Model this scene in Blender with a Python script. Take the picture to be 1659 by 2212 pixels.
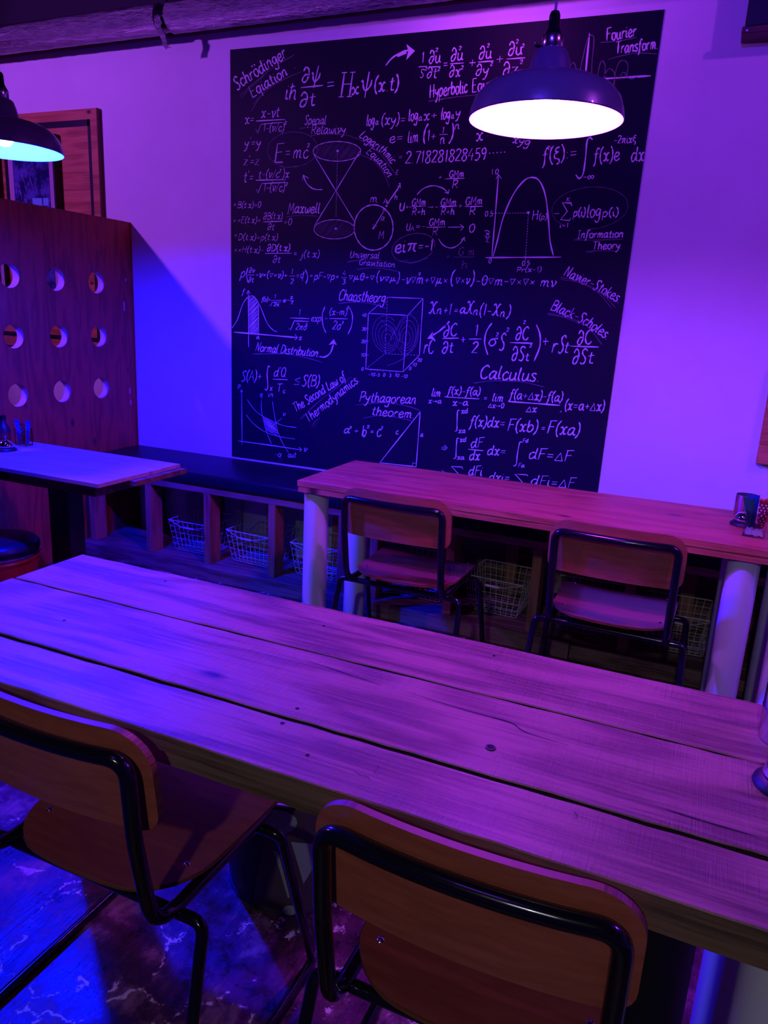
import bpy, bmesh, math, random
from mathutils import Vector, Matrix
for o in list(bpy.data.objects): bpy.data.objects.remove(o)
scene = bpy.context.scene
col = scene.collection
random.seed(7)
# ------------------------------------------------------------------ camera
CAM = Vector((0, 0, 1.37)); FPX = 1606.0; IW, IH = 1659, 2212
YAW, TILT, ROLL = .40383, 1.31441, .051054
RM = Matrix.Rotation(YAW, 3, 'Z') @ Matrix.Rotation(TILT, 3, 'X') @ Matrix.Rotation(ROLL, 3, 'Z')
cd = bpy.data.cameras.new('camera'); cam = bpy.data.objects.new('camera', cd); col.objects.link(cam)
cam.matrix_world = Matrix.Translation(CAM) @ RM.to_4x4()
cd.sensor_fit = 'HORIZONTAL'; cd.sensor_width = 36; cd.lens = 36 * FPX / IW
cd.clip_start = .02; cd.clip_end = 60
scene.camera = cam
# ------------------------------------------------------------------ world
w = bpy.data.worlds.new('world'); scene.world = w; w.use_nodes = True
w.node_tree.nodes['Background'].inputs[0].default_value = (.05, .015, .12, 1)
w.node_tree.nodes['Background'].inputs[1].default_value = .25
# ------------------------------------------------------------------ lights
def area(name, loc, target, size, power, colr, sizey=None):
    l = bpy.data.lights.new(name, 'AREA'); l.energy = power; l.color = colr; l.size = size
    if sizey: l.shape = 'RECTANGLE'; l.size_y = sizey
    o = bpy.data.objects.new(name, l); col.objects.link(o); o.location = loc
    o.rotation_euler = (Vector(target) - Vector(loc)).to_track_quat('-Z', 'Y').to_euler()
    return o
def spot(name, loc, target, power, colr, size=.05, angle=100, blend=.6):
    l = bpy.data.lights.new(name, 'SPOT'); l.energy = power; l.color = colr; l.shadow_soft_size = size
    l.spot_size = math.radians(angle); l.spot_blend = blend
    o = bpy.data.objects.new(name, l); col.objects.link(o); o.location = loc
    o.rotation_euler = (Vector(target) - Vector(loc)).to_track_quat('-Z', 'Y').to_euler()
    return o
spot('wall_spot_purple_left', (-3.98, 1.2, 2.62), (-1.8, 3.49, 1.95), 225, (.32, .054, .84), .05, 116, .35)
spot('ceiling_spot_magenta', (-1.05, 2.9, 2.70), (-1.05, 3.49, 2.62), 14, (.62, .06, 1.0), .03, 140, 1)
spot('ceiling_spot_violet_right', (2.0, 1.6, 3.2), (.4, 3.49, 2.0), 120, (.40, .045, .80), .06, 122, .5)
spot('ceiling_spot_front', (-.25, -.5, 2.95), (-.45, 3.49, 2.2), 230, (.08, .016, 1.0), .06, 62, .8)
spot('ceiling_spot_white_back', (.0, -1.9, 2.75), (-.12, 1.3, .5), 50, (1.0, .95, 1.15), .06, 50, .6)
area('ceiling_panel_violet', (-.5, -.35, 3.2), (-.5, .9, .7), .45, 3.0, (.22, .05, 1.0))
BLUE_LAMP = ((.0010, .0042, 1.0), 12500)
PINK_LAMP = ((.42, .026, 1.0), 1350)
VIOLET_LAMP = ((.14, .008, 1.0), 1500)
scene.view_settings.view_transform = 'Standard'; scene.view_settings.look = 'None'
scene.view_settings.exposure = 0; scene.view_settings.gamma = 1
try: scene.view_settings.use_curve_mapping = False
except Exception: pass
# ------------------------------------------------------------------ helpers
def srgb(r, g, b):
    f = lambda c: (c / 12.92 if c <= .04045 else ((c + .055) / 1.055) ** 2.4)
    return (f(r), f(g), f(b), 1)
class NT:
    def __init__(s, m): s.t = m.node_tree; s.n = s.t.nodes; s.l = s.t.links
    def new(s, k, **kw):
        x = s.n.new(k)
        for a, b in kw.items():
            if hasattr(x, a): setattr(x, a, b)
            else: x.inputs[a].default_value = b
        return x
    def link(s, a, b): s.l.new(a, b)
def mat(name, colr, rough=.5, metal=0, spec=.5, coat=0, trans=0, emit=None, es=0, ior=1.45):
    m = bpy.data.materials.new(name); m.use_nodes = True
    b = m.node_tree.nodes['Principled BSDF']; I = b.inputs
    I['Base Color'].default_value = (*colr[:3], 1); I['Roughness'].default_value = rough; I['Metallic'].default_value = metal
    I['Specular IOR Level'].default_value = spec; I['Coat Weight'].default_value = coat; I['IOR'].default_value = ior
    I['Transmission Weight'].default_value = trans
    if emit: I['Emission Color'].default_value = (*emit, 1); I['Emission Strength'].default_value = es
    return m
def noisy(name, c1, c2, rough=.5, scale=(8, 8, 8), nscale=4, detail=4, bump=.1, bscale=None, lo=.35, hi=.65, spec=.5, coat=0, rand=True, metal=0, bdist=.002):
    m = mat(name, c1, rough, metal, spec, coat); t = NT(m); b = t.n['Principled BSDF']
    tc = t.new('ShaderNodeTexCoord'); mp = t.new('ShaderNodeMapping'); mp.inputs['Scale'].default_value = scale
    t.link(tc.outputs['Object'], mp.inputs['Vector'])
    if rand:
        oi = t.new('ShaderNodeObjectInfo'); ml = t.new('ShaderNodeMath', operation='MULTIPLY'); ml.inputs[1].default_value = 37
        t.link(oi.outputs['Random'], ml.inputs[0]); cx = t.new('ShaderNodeCombineXYZ')
        for i in range(3): t.link(ml.outputs[0], cx.inputs[i])
        t.link(cx.outputs[0], mp.inputs['Location'])
    n = t.new('ShaderNodeTexNoise'); n.inputs['Scale'].default_value = nscale; n.inputs['Detail'].default_value = detail; n.inputs['Roughness'].default_value = .65
    t.link(mp.outputs[0], n.inputs['Vector'])
    r = t.new('ShaderNodeValToRGB'); r.color_ramp.elements[0].position = lo; r.color_ramp.elements[1].position = hi
    r.color_ramp.elements[0].color = (*c2[:3], 1); r.color_ramp.elements[1].color = (*c1[:3], 1)
    t.link(n.outputs['Fac'], r.inputs['Fac']); t.link(r.outputs[0], b.inputs['Base Color'])
    if bump:
        bp = t.new('ShaderNodeBump'); bp.inputs['Strength'].default_value = bump; bp.inputs['Distance'].default_value = bdist
        t.link(n.outputs['Fac'], bp.inputs['Height']); t.link(bp.outputs[0], b.inputs['Normal'])
    return m
def sawn(name, c1, c2, knot, rough=.42, cross=1.0, axis=0, ringscale=1.0, bumpk=1.0, kn=None, coat=0):
    """plank wood: long grain along the axis, rings bent round knots, sawmill marks across it"""
    m = mat(name, c1, rough, coat=coat); t = NT(m); b = t.n['Principled BSDF']; b.inputs['Coat Roughness'].default_value = .34
    tc = t.new('ShaderNodeTexCoord'); oi = t.new('ShaderNodeObjectInfo')
    ml = t.new('ShaderNodeMath', operation='MULTIPLY'); ml.inputs[1].default_value = 23; t.link(oi.outputs['Random'], ml.inputs[0])
    cx = t.new('ShaderNodeCombineXYZ'); t.link(ml.outputs[0], cx.inputs[0]); t.link(ml.outputs[0], cx.inputs[1])
    def mapped(sx, sy, sz):
        a = t.new('ShaderNodeVectorMath', operation='ADD'); t.link(tc.outputs['Object'], a.inputs[0]); t.link(cx.outputs[0], a.inputs[1])
        mp = t.new('ShaderNodeMapping'); s = [sx, sy, sz]
        if axis == 1: s = [sy, sx, sz]
        if axis == 2: s = [sy, sz, sx]
        mp.inputs['Scale'].default_value = s; t.link(a.outputs[0], mp.inputs['Vector']); return mp.outputs[0]
    # grain: distorted rings
    n1 = t.new('ShaderNodeTexNoise'); n1.inputs['Scale'].default_value = 1; n1.inputs['Detail'].default_value = 2
    t.link(mapped(1.6, 9, 9), n1.inputs['Vector'])
    m1 = t.new('ShaderNodeMath', operation='MULTIPLY'); m1.inputs[1].default_value = 26 * ringscale; t.link(n1.outputs['Fac'], m1.inputs[0])
    s1 = t.new('ShaderNodeMath', operation='SINE'); t.link(m1.outputs[0], s1.inputs[0])
    n2 = t.new('ShaderNodeTexNoise'); n2.inputs['Scale'].default_value = 1; n2.inputs['Detail'].default_value = 6; n2.inputs['Roughness'].default_value = .7
    t.link(mapped(5, 160, 160), n2.inputs['Vector'])
    mixg = t.new('ShaderNodeMath', operation='MULTIPLY_ADD'); mixg.inputs[1].default_value = .13; t.link(s1.outputs[0], mixg.inputs[0]); t.link(n2.outputs['Fac'], mixg.inputs[2])
    r = t.new('ShaderNodeValToRGB'); e = r.color_ramp.elements; e[0].position = .3; e[0].color = (*c2[:3], 1); e[1].position = .62; e[1].color = (*c1[:3], 1)
    t.link(mixg.outputs[0], r.inputs['Fac'])
    # knots
    v = t.new('ShaderNodeTexVoronoi'); v.inputs['Scale'].default_value = 1; v.feature = 'F1'; v.inputs['Randomness'].default_value = 1
    kv = mapped(3.1, 7.5, 0.01)
    if kn: kv.node.inputs['Scale'].default_value = kn
    t.link(kv, v.inputs['Vector'])
    kr = t.new('ShaderNodeValToRGB'); ke = kr.color_ramp.elements; ke[0].position = .035; ke[0].color = (1, 1, 1, 1); ke[1].position = .11; ke[1].color = (0, 0, 0, 1)
    t.link(v.outputs['Distance'], kr.inputs['Fac'])
    mx = t.new('ShaderNodeMixRGB'); t.link(kr.outputs[0], mx.inputs['Fac']); t.link(r.outputs[0], mx.inputs[1]); mx.inputs[2].default_value = (*knot[:3], 1)
    t.link(mx.outputs[0], b.inputs['Base Color'])
    # saw marks across the board (bump only) in patches
    n3 = t.new('ShaderNodeTexNoise'); n3.inputs['Scale'].default_value = 1; n3.inputs['Detail'].default_value = 3; n3.inputs['Roughness'].default_value = .8
    t.link(mapped(170, 4, 4), n3.inputs['Vector'])
    n4 = t.new('ShaderNodeTexNoise'); n4.inputs['Scale'].default_value = 1; n4.inputs['Detail'].default_value = 2
    t.link(mapped(4.5, 11, 11), n4.inputs['Vector'])
    r4 = t.new('ShaderNodeValToRGB'); r4.color_ramp.elements[0].position = .4; r4.color_ramp.elements[1].position = .62; t.link(n4.outputs['Fac'], r4.inputs['Fac'])
    mm = t.new('ShaderNodeMath', operation='MULTIPLY'); t.link(n3.outputs['Fac'], mm.inputs[0]); t.link(r4.outputs[0], mm.inputs[1])
    m3 = t.new('ShaderNodeMath', operation='MULTIPLY_ADD'); m3.inputs[1].default_value = cross; t.link(mm.outputs[0], m3.inputs[0]); t.link(mixg.outputs[0], m3.inputs[2])
    bp = t.new('ShaderNodeBump'); bp.inputs['Strength'].default_value = .55 * bumpk; bp.inputs['Distance'].default_value = .0022
    t.link(m3.outputs[0], bp.inputs['Height']); t.link(bp.outputs[0], b.inputs['Normal'])
    rr = t.new('ShaderNodeMapRange'); rr.inputs['To Min'].default_value = rough - .1; rr.inputs['To Max'].default_value = rough + .15
    t.link(n2.outputs['Fac'], rr.inputs['Value']); t.link(rr.outputs[0], b.inputs['Roughness'])
    return m
def link(name, me, m, parent=None, loc=(0, 0, 0), rot=(0, 0, 0)):
    o = bpy.data.objects.new(name, me); col.objects.link(o); o.location = loc; o.rotation_euler = rot
    if m is not None and not me.materials: me.materials.append(m)
    if parent: o.parent = parent
    return o
def obj(name, bm, m, parent=None, loc=(0, 0, 0), rot=(0, 0, 0), smooth=False, recalc=True):
    me = bpy.data.meshes.new(name)
    if recalc: bmesh.ops.recalc_face_normals(bm, faces=bm.faces)
    bm.to_mesh(me); bm.free()
    if smooth: me.shade_smooth() if smooth is True else me.set_sharp_from_angle(angle=math.radians(smooth))
    if smooth and smooth is not True:
        for p in me.polygons: p.use_smooth = True
    return link(name, me, m, parent, loc, rot)
def tag(o, label, cat, group=None, kind=None):
    if label: o['label'] = label
    if cat: o['category'] = cat
    if group: o['group'] = group
    if kind: o['kind'] = kind
    return o
def thing(name, label, cat, loc=(0, 0, 0), rotz=0, group=None):
    o = bpy.data.objects.new(name, None); col.objects.link(o); o.location = loc; o.rotation_euler = (0, 0, rotz)
    o.empty_display_size = .1
    return tag(o, label, cat, group)
def sub(child, parent):
    """make an already placed part a sub-part of another part of the same thing"""
    child.parent = parent; child.location = Vector(child.location) - Vector(parent.location); return child
def struct(o): o['kind'] = 'structure'; return o
def copy_tree(o, parent=None):
    c = o.copy(); col.objects.link(c)
    if parent: c.parent = parent
    for ch in list(o.children): copy_tree(ch, c)
    return c
def box(bm, x0, x1, y0, y1, z0, z1, bev=0, seg=1):
    r = bmesh.ops.create_cube(bm, size=1)
    for v in r['verts']:
        v.co = Vector(((x0 + x1) / 2 + v.co.x * (x1 - x0), (y0 + y1) / 2 + v.co.y * (y1 - y0), (z0 + z1) / 2 + v.co.z * (z1 - z0)))
    if bev:
        es = list({e for v in r['verts'] for e in v.link_edges})
        bmesh.ops.bevel(bm, geom=es, offset=bev, segments=seg, affect='EDGES', profile=.5)
    return bm
def boxo(name, b, m, parent=None, bev=0, seg=1, loc=None, smooth=False):
    x0, x1, y0, y1, z0, z1 = b
    c = Vector(((x0 + x1) / 2, (y0 + y1) / 2, (z0 + z1) / 2))
    bm = bmesh.new(); box(bm, x0 - c.x, x1 - c.x, y0 - c.y, y1 - c.y, z0 - c.z, z1 - c.z, bev, seg)
    return obj(name, bm, m, parent, c, smooth=smooth)
def fillet(pts, r, n=6):
    pts = [Vector(p) for p in pts]; out = [pts[0]]
    for i in range(1, len(pts) - 1):
        a, p, b = pts[i - 1], pts[i], pts[i + 1]
        rr = r[i - 1] if isinstance(r, (list, tuple)) else r
        u = (a - p); v = (b - p); d = min(rr, u.length * .48, v.length * .48)
        u.normalize(); v.normalize(); p0 = p + u * d; p1 = p + v * d
        for k in range(n + 1):
            t = k / n; out.append(p0 * (1 - t) ** 2 + p * 2 * t * (1 - t) + p1 * t * t)
    out.append(pts[-1]); return out
def catmull(pts, n=6, closed=False):
    P = [Vector(p) for p in pts]
    if len(P) < 3 and not closed: return P
    out = []; N = len(P)
    rng = range(N if closed else N - 1)
    for i in rng:
        p0 = P[(i - 1) % N] if closed or i > 0 else P[0]; p1 = P[i]; p2 = P[(i + 1) % N]; p3 = P[(i + 2) % N] if closed or i + 2 < N else P[-1]
        for k in range(n):
            t = k / n
            out.append(.5 * ((2 * p1) + (p2 - p0) * t + (2 * p0 - 5 * p1 + 4 * p2 - p3) * t * t + (3 * p1 - p0 - 3 * p2 + p3) * t ** 3))
    if not closed: out.append(P[-1])
    return out
def tube(bm, pts, r, seg=10, closed=False, caps=True):
    pts = [Vector(p) for p in pts]; n = len(pts); rings = []
    nrm = None
    for i in range(n):
        a = pts[i - 1] if (i > 0 or closed) else pts[i]; b = pts[(i + 1) % n] if (i < n - 1 or closed) else pts[i]
        t = (b - a).normalized()
        if nrm is None:
            nrm = t.orthogonal().normalized()
        nrm = (nrm - t * nrm.dot(t)).normalized(); bi = t.cross(nrm)
        rr = r[i] if isinstance(r, (list, tuple)) else r
        rings.append([bm.verts.new(pts[i] + (nrm * math.cos(2 * math.pi * k / seg) + bi * math.sin(2 * math.pi * k / seg)) * rr) for k in range(seg)])
    for i in range(n if closed else n - 1):
        A, B = rings[i], rings[(i + 1) % n]
        for k in range(seg): bm.faces.new((A[k], A[(k + 1) % seg], B[(k + 1) % seg], B[k]))
    if caps and not closed:
        bm.faces.new(rings[0][::-1]); bm.faces.new(rings[-1])
    return bm
def tubeo(name, pts, r, m, parent=None, seg=10, closed=False, loc=(0, 0, 0), rot=(0, 0, 0)):
    bm = bmesh.new(); tube(bm, pts, r, seg, closed); return obj(name, bm, m, parent, loc, rot, smooth=50)
def lathe(bm, prof, seg=32, cx=0, cy=0, cap0=False, cap1=False):
    rings = [[bm.verts.new((cx + r * math.cos(2 * math.pi * k / seg), cy + r * math.sin(2 * math.pi * k / seg), z)) for k in range(seg)] for r, z in prof]
    for A, B in zip(rings, rings[1:]):
        for k in range(seg): bm.faces.new((A[k], A[(k + 1) % seg], B[(k + 1) % seg], B[k]))
    if cap0: bm.faces.new(rings[0][::-1])
    if cap1: bm.faces.new(rings[-1])
    return bm
def latheo(name, prof, m, parent=None, seg=32, loc=(0, 0, 0), cap0=False, cap1=False, smooth=40, rot=(0, 0, 0)):
    bm = bmesh.new(); lathe(bm, prof, seg, 0, 0, cap0, cap1); return obj(name, bm, m, parent, loc, rot, smooth=smooth)
def plank(name, x0, x1, y0, y1, z0, z1, m, parent, jit=.0015, n=24, bev=.0018, axis=0, sides=None):
    """long board with slightly uneven long edges"""
    c = Vector(((x0 + x1) / 2, (y0 + y1) / 2, (z0 + z1) / 2)); bm = bmesh.new()
    L, W, T = x1 - x0, y1 - y0, z1 - z0
    if axis == 1: L, W = W, L
    rows = []
    rnd = random.Random(hash((round(x0, 3), round(y0, 3), round(z0, 3))) & 0xffff)
    for i in range(n + 1):
        x = -L / 2 + L * i / n; ja = rnd.uniform(-jit, jit); jb = rnd.uniform(-jit, jit); jz = rnd.uniform(-jit, 0) * .3
        y_0 = -W / 2 + ja; y_1 = W / 2 + jb; zt = T / 2 + jz; zb = -T / 2
        ring = [(y_0 + bev, zt), (y_1 - bev, zt), (y_1, zt - bev), (y_1, zb), (y_0, zb), (y_0, zt - bev)]
        rows.append([bm.verts.new((x, a, b) if axis == 0 else (a, x, b)) for a, b in ring])
    for A, B in zip(rows, rows[1:]):
        for k in range(6):
            f = bm.faces.new((A[k], A[(k + 1) % 6], B[(k + 1) % 6], B[k]))
            if sides: f.material_index = {2: 2, 4: 1}.get(k, 0)
    bm.faces.new(rows[0]); bm.faces.new(rows[-1][::-1])
    o = obj(name, bm, m, parent, c)
    if sides:
        for q in sides: o.data.materials.append(q)
    return o
# ------------------------------------------------------------------ materials
M = {}
M['wall'] = noisy('wall_paint', (.80, .77, .76), (.74, .71, .70), .6, (1, 1, 1), 2.2, 5, .12, rand=False, spec=.3)
M['darkwall'] = mat('dark_paint', (.02, .018, .025), .8)
M['roomwall'] = mat('room_paint', (.25, .23, .23), .8)
M['board'] = mat('matt_black_board', (.007, .004, .018), .5, spec=.12)
M['chalk'] = mat('white_chalk', (.74, .70, .74), .9, spec=.1)
M['chalkdim'] = mat('thin_chalk', (.20, .18, .20), .9, spec=.1)
M['chalkhatch'] = mat('rubbed_chalk', (.16, .15, .17), .9, spec=.1)
M['pine'] = sawn('sawn_pine', srgb(.69, .51, .39), srgb(.44, .30, .22), srgb(.24, .15, .10), .36, 1.6, bumpk=1.6, coat=.35)
M['pine_mid'] = sawn('stained_pine', srgb(.80, .46, .32), srgb(.66, .33, .23), srgb(.30, .18, .12), .38, .5)
M['pine_edge'] = sawn('raw_pine_edge', srgb(.50, .40, .28), srgb(.33, .25, .17), srgb(.2, .13, .08), .7, .3)
M['pine_pale'] = sawn('pale_table_board', srgb(.74, .70, .66), srgb(.68, .62, .58), srgb(.6, .5, .4), .42, .1, bumpk=.25)
M['stud'] = sawn('rough_stud', srgb(.66, .48, .32), srgb(.50, .34, .21), srgb(.26, .15, .09), .65, .5, axis=2)
M['beam'] = sawn('old_beam', srgb(.56, .44, .38), srgb(.34, .25, .21), srgb(.1, .07, .06), .7, .8, bumpk=2.0)
M['rail'] = sawn('rail_wood', srgb(.66, .50, .38), srgb(.50, .36, .26), srgb(.3, .2, .12), .55, .2)
M['ply'] = sawn('red_plywood', srgb(.68, .30, .15), srgb(.52, .20, .10), srgb(.26, .10, .06), .5, .1, axis=2, ringscale=1.3, bumpk=.3, kn=(.01, 7, 3.4))
M['plyhole'] = mat('hole_lining', srgb(.80, .66, .62), .6)
M['panelwood'] = sawn('knotty_panel', srgb(.78, .50, .32), srgb(.62, .35, .20), srgb(.22, .10, .06), .5, .1, bumpk=.3, kn=(4.5, .01, 8))
M['panelside'] = mat('panel_side', srgb(.35, .12, .08), .5)
M['inlay'] = mat('dark_inlay', (.012, .01, .02), .4)
M['chairwood'] = noisy('chair_plywood', srgb(.74, .41, .30), srgb(.66, .34, .24), .32, (3, 3, 20), 3, 4, .03, spec=.5, coat=.15)
M['seatwood'] = noisy('seat_plywood', srgb(.66, .34, .22), srgb(.58, .27, .18), .30, (3, 20, 3), 3, 4, .03, spec=.5, coat=.15)
M['plyedge'] = noisy('ply_edge', srgb(.62, .38, .24), srgb(.40, .20, .12), .5, (2, 2, 260), 2, 2, .1)
M['blackmetal'] = mat('black_enamel_tube', (.006, .006, .009), .16, 0, .6, coat=.3)
M['matblack'] = mat('matt_black', (.008, .008, .012), .5)
M['rivet'] = mat('steel_rivet', (.75, .75, .78), .2, 1)
M['chrome'] = mat('chrome', (.85, .85, .88), .07, 1)
M['steel'] = mat('brushed_steel', (.62, .62, .66), .22, 1)
M['whiteleg'] = mat('cream_tube_leg', (.74, .76, .70), .28, spec=.5)
M['wire'] = mat('cream_wire', (.72, .70, .64), .4)
M['vinyl'] = noisy('navy_vinyl', (.006, .006, .014), (.009, .009, .018), .42, (6, 6, 6), 3, 5, .35, spec=.2, bdist=.006)
M['shadeout'] = mat('shade_enamel', (.10, .075, .16), .30, 0, .6, coat=.3)
M['shadein'] = mat('shade_white', (.88, .88, .88), .5)
M['cable'] = mat('cord', (.28, .20, .24), .5)
M['red_paint'] = noisy('red_drum_paint', srgb(.62, .16, .12), srgb(.54, .12, .09), .35, (4, 4, 4), 3, 3, .03)
M['foil'] = noisy('duct_foil', (.48, .43, .46), (.30, .26, .29), .25, (7, 26, 26), 1.5, 7, 1.0, metal=1, bdist=.02, rand=False)
M['conduit'] = mat('conduit', (.32, .22, .26), .35, .6)
M['batten'] = noisy('stained_batten', srgb(.40, .22, .20), srgb(.28, .14, .13), .5, (3, 30, 30), 3, 4, .2)
M['acrylic'] = mat('clear_acrylic', (.95, .95, .97), .04, trans=1, ior=1.3)
M['glass'] = mat('poster_glass', (.9, .9, .92), .03, trans=1, ior=1.2)
M['red'] = mat('red_print', srgb(.80, .08, .10), .5)
M['dkred'] = mat('dark_red_print', srgb(.42, .03, .06), .5)
M['green'] = mat('green_foil', srgb(.10, .36, .26), .35)
M['navy'] = mat('blue_foil', srgb(.08, .20, .62), .35)
M['dots'] = mat('white_dots', (.8, .78, .8), .5)
M['paper'] = mat('white_paper', (.75, .72, .72), .6)
M['bin'] = mat('bin_grey_brown', srgb(.34, .26, .28), .55)
M['binlight'] = mat('bin_print_pale', srgb(.62, .66, .60), .55)
M['binblue'] = mat('bin_print_navy', srgb(.14, .12, .24), .55)
M['gapside'] = mat('dark_gap_side', (.018, .012, .010), .8)  # near-black plank sides where they face each other across a gap
M['knotline'] = mat('knot_line', srgb(.26, .16, .11), .6)
M['mattw'] = mat('frame_mat', srgb(.70, .58, .66), .6)
M['void'] = mat('dark_recess', (.01, .008, .012), .9)
M['pale_green'] = mat('pale_green_board', srgb(.62, .70, .60), .7)
# ================================================================== room shell
WY = 3.49                                        # back wall plane
# worn painted floor
mf = mat('worn_floor', (.1, .04, .06), .4); t = NT(mf); b = t.n['Principled BSDF']
tc = t.new('ShaderNodeTexCoord')
def mp_(s, rz=0):
    m_ = t.new('ShaderNodeMapping'); m_.inputs['Scale'].default_value = s; m_.inputs['Rotation'].default_value = (0, 0, rz); t.link(tc.outputs['Object'], m_.inputs['Vector']); return m_.outputs[0]
n1 = t.new('ShaderNodeTexNoise'); n1.inputs['Scale'].default_value = 1; n1.inputs['Detail'].default_value = 8; n1.inputs['Roughness'].default_value = .72; t.link(mp_((7, 7, 7)), n1.inputs['Vector'])
n2 = t.new('ShaderNodeTexNoise'); n2.inputs['Scale'].default_value = 1; n2.inputs['Detail'].default_value = 5; n2.inputs['Roughness'].default_value = .7; t.link(mp_((90, 7, 1), .18), n2.inputs['Vector'])
r1 = t.new('ShaderNodeValToRGB'); e = r1.color_ramp.elements
e[0].position = .36; e[0].color = srgb(.13, .06, .08); e[1].position = .60; e[1].color = srgb(.50, .36, .36)
e2 = r1.color_ramp.elements.new(.50); e2.color = srgb(.27, .13, .16); t.link(n1.outputs['Fac'], r1.inputs['Fac'])
mx = t.new('ShaderNodeMixRGB', blend_type='MULTIPLY'); mx.inputs['Fac'].default_value = .7; t.link(r1.outputs[0], mx.inputs[1])
r2 = t.new('ShaderNodeValToRGB'); r2.color_ramp.elements[0].position = .3; r2.color_ramp.elements[0].color = (.35, .35, .35, 1); r2.color_ramp.elements[1].position = .62; r2.color_ramp.elements[1].color = (1.3, 1.3, 1.3, 1)
t.link(n2.outputs['Fac'], r2.inputs['Fac']); t.link(r2.outputs[0], mx.inputs[2])
# cracks filled pale: voronoi edges broken up by noise
nd = t.new('ShaderNodeTexNoise'); nd.inputs['Scale'].default_value = 11; nd.inputs['Detail'].default_value = 6; t.link(tc.outputs['Object'], nd.inputs['Vector'])
va = t.new('ShaderNodeVectorMath', operation='SCALE'); va.inputs['Scale'].default_value = .16; t.link(nd.outputs['Color'], va.inputs[0])
vb = t.new('ShaderNodeVectorMath', operation='ADD'); t.link(tc.outputs['Object'], vb.inputs[0]); t.link(va.outputs[0], vb.inputs[1])
vo = t.new('ShaderNodeTexVoronoi', feature='DISTANCE_TO_EDGE'); vo.inputs['Scale'].default_value = 4.2; t.link(vb.outputs[0], vo.inputs['Vector'])
rc = t.new('ShaderNodeValToRGB'); rc.color_ramp.elements[0].position = .010; rc.color_ramp.elements[0].color = (1, 1, 1, 1); rc.color_ramp.elements[1].position = .024; rc.color_ramp.elements[1].color = (0, 0, 0, 1)
t.link(vo.outputs['Distance'], rc.inputs['Fac'])
nb = t.new('ShaderNodeTexNoise'); nb.inputs['Scale'].default_value = 14; nb.inputs['Detail'].default_value = 5; nb.inputs['Roughness'].default_value = .8; t.link(tc.outputs['Object'], nb.inputs['Vector'])
rb = t.new('ShaderNodeValToRGB'); rb.color_ramp.elements[0].position = .52; rb.color_ramp.elements[1].position = .56; t.link(nb.outputs['Fac'], rb.inputs['Fac'])
mc = t.new('ShaderNodeMath', operation='MULTIPLY'); t.link(rc.outputs[0], mc.inputs[0]); t.link(rb.outputs[0], mc.inputs[1])
mx2 = t.new('ShaderNodeMixRGB'); t.link(mc.outputs[0], mx2.inputs['Fac']); t.link(mx.outputs[0], mx2.inputs[1]); mx2.inputs[2].default_value = srgb(.86, .78, .76)
t.link(mx2.outputs[0], b.inputs['Base Color'])
mr = t.new('ShaderNodeMapRange'); mr.inputs['From Min'].default_value = .35; mr.inputs['From Max'].default_value = .62; mr.inputs['To Min'].default_value = .22; mr.inputs['To Max'].default_value = .55
t.link(n1.outputs['Fac'], mr.inputs['Value']); t.link(mr.outputs[0], b.inputs['Roughness'])
bp = t.new('ShaderNodeBump'); bp.inputs['Strength'].default_value = .5; bp.inputs['Distance'].default_value = .003
ad = t.new('ShaderNodeMath', operation='ADD'); t.link(n1.outputs['Fac'], ad.inputs[0]); t.link(n2.outputs['Fac'], ad.inputs[1]); t.link(ad.outputs[0], bp.inputs['Height']); t.link(bp.outputs[0], b.inputs['Normal'])
X0, X1, Y0, ZC = -5.6, 2.4, -2.6, 3.35
struct(boxo('floor', (X0 - .1, X1 + .1, Y0 - .1, WY + .3, -.05, 0), mf))
struct(boxo('wall_back', (X0, X1, WY, WY + .1, 0, 2.765), M['wall']))
struct(boxo('wall_back_upper', (X0, X1, WY + .06, WY + .16, 2.765, ZC), M['darkwall']))
struct(boxo('wall_left', (X0 - .1, X0, Y0, WY + .1, 0, ZC), M['roomwall']))
struct(boxo('wall_right', (X1, X1 + .1, Y0, WY + .1, 0, ZC), M['roomwall']))
struct(boxo('wall_front', (X0, X1, Y0 - .1, Y0, 0, ZC), M['roomwall']))
struct(boxo('ceiling', (X0 - .1, X1 + .1, Y0 - .1, WY + .2, ZC, ZC + .05), M['darkwall']))
# ------------------------------------------------------------------ trim, conduits and foil duct at the wall head
tr = boxo('trim_1', (X0, X1, WY - .022, WY - .001, 2.705, 2.735), M['batten'], bev=.003); struct(tr)
for k, (z, y, r) in enumerate(((2.752, WY - .022, .011), (2.781, WY - .03, .012))):
    o = tubeo('conduit_pipe', [(X0 + .02, y, z), (-3.3, y, z - .004), (-1.2, y, z), (X1 - .02, y, z)], r, M['conduit'], seg=10)
    tag(o, ['thin conduit pipe running just above the batten at the wall head', 'upper thin conduit pipe right under the foil duct'][k], 'pipe', 'conduits along the wall head')
duct = thing('foil_duct', 'foil wrapped round duct running along the top of the wall at upper left', 'duct', (-2.7, 3.35, 2.74))
def ductseg(xa, xb):
    bm = bmesh.new(); n = int((xb - xa) / .03); seg = 28; rnd = random.Random(int(xa * 100)); rings = []
    for i in range(n + 1):
        x = xa + (xb - xa) * i / n
        rings.append([bm.verts.new((x, (.068 + rnd.uniform(-.0014, .0014)) * math.cos(6.2832 * k / seg), (.068 + rnd.uniform(-.0014, .0014)) * math.sin(6.2832 * k / seg))) for k in range(seg)])
    for A, B in zip(rings, rings[1:]):
        for k in range(seg): bm.faces.new((A[k], A[(k + 1) % seg], B[(k + 1) % seg], B[k]))
    bm.faces.new(rings[0][::-1]); bm.faces.new(rings[-1])
    return obj('duct_section', bm, M['foil'], duct, (0, 0, 0), smooth=60)
ductseg(-2.8, -.065); ductseg(.0, 4.6)
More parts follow.
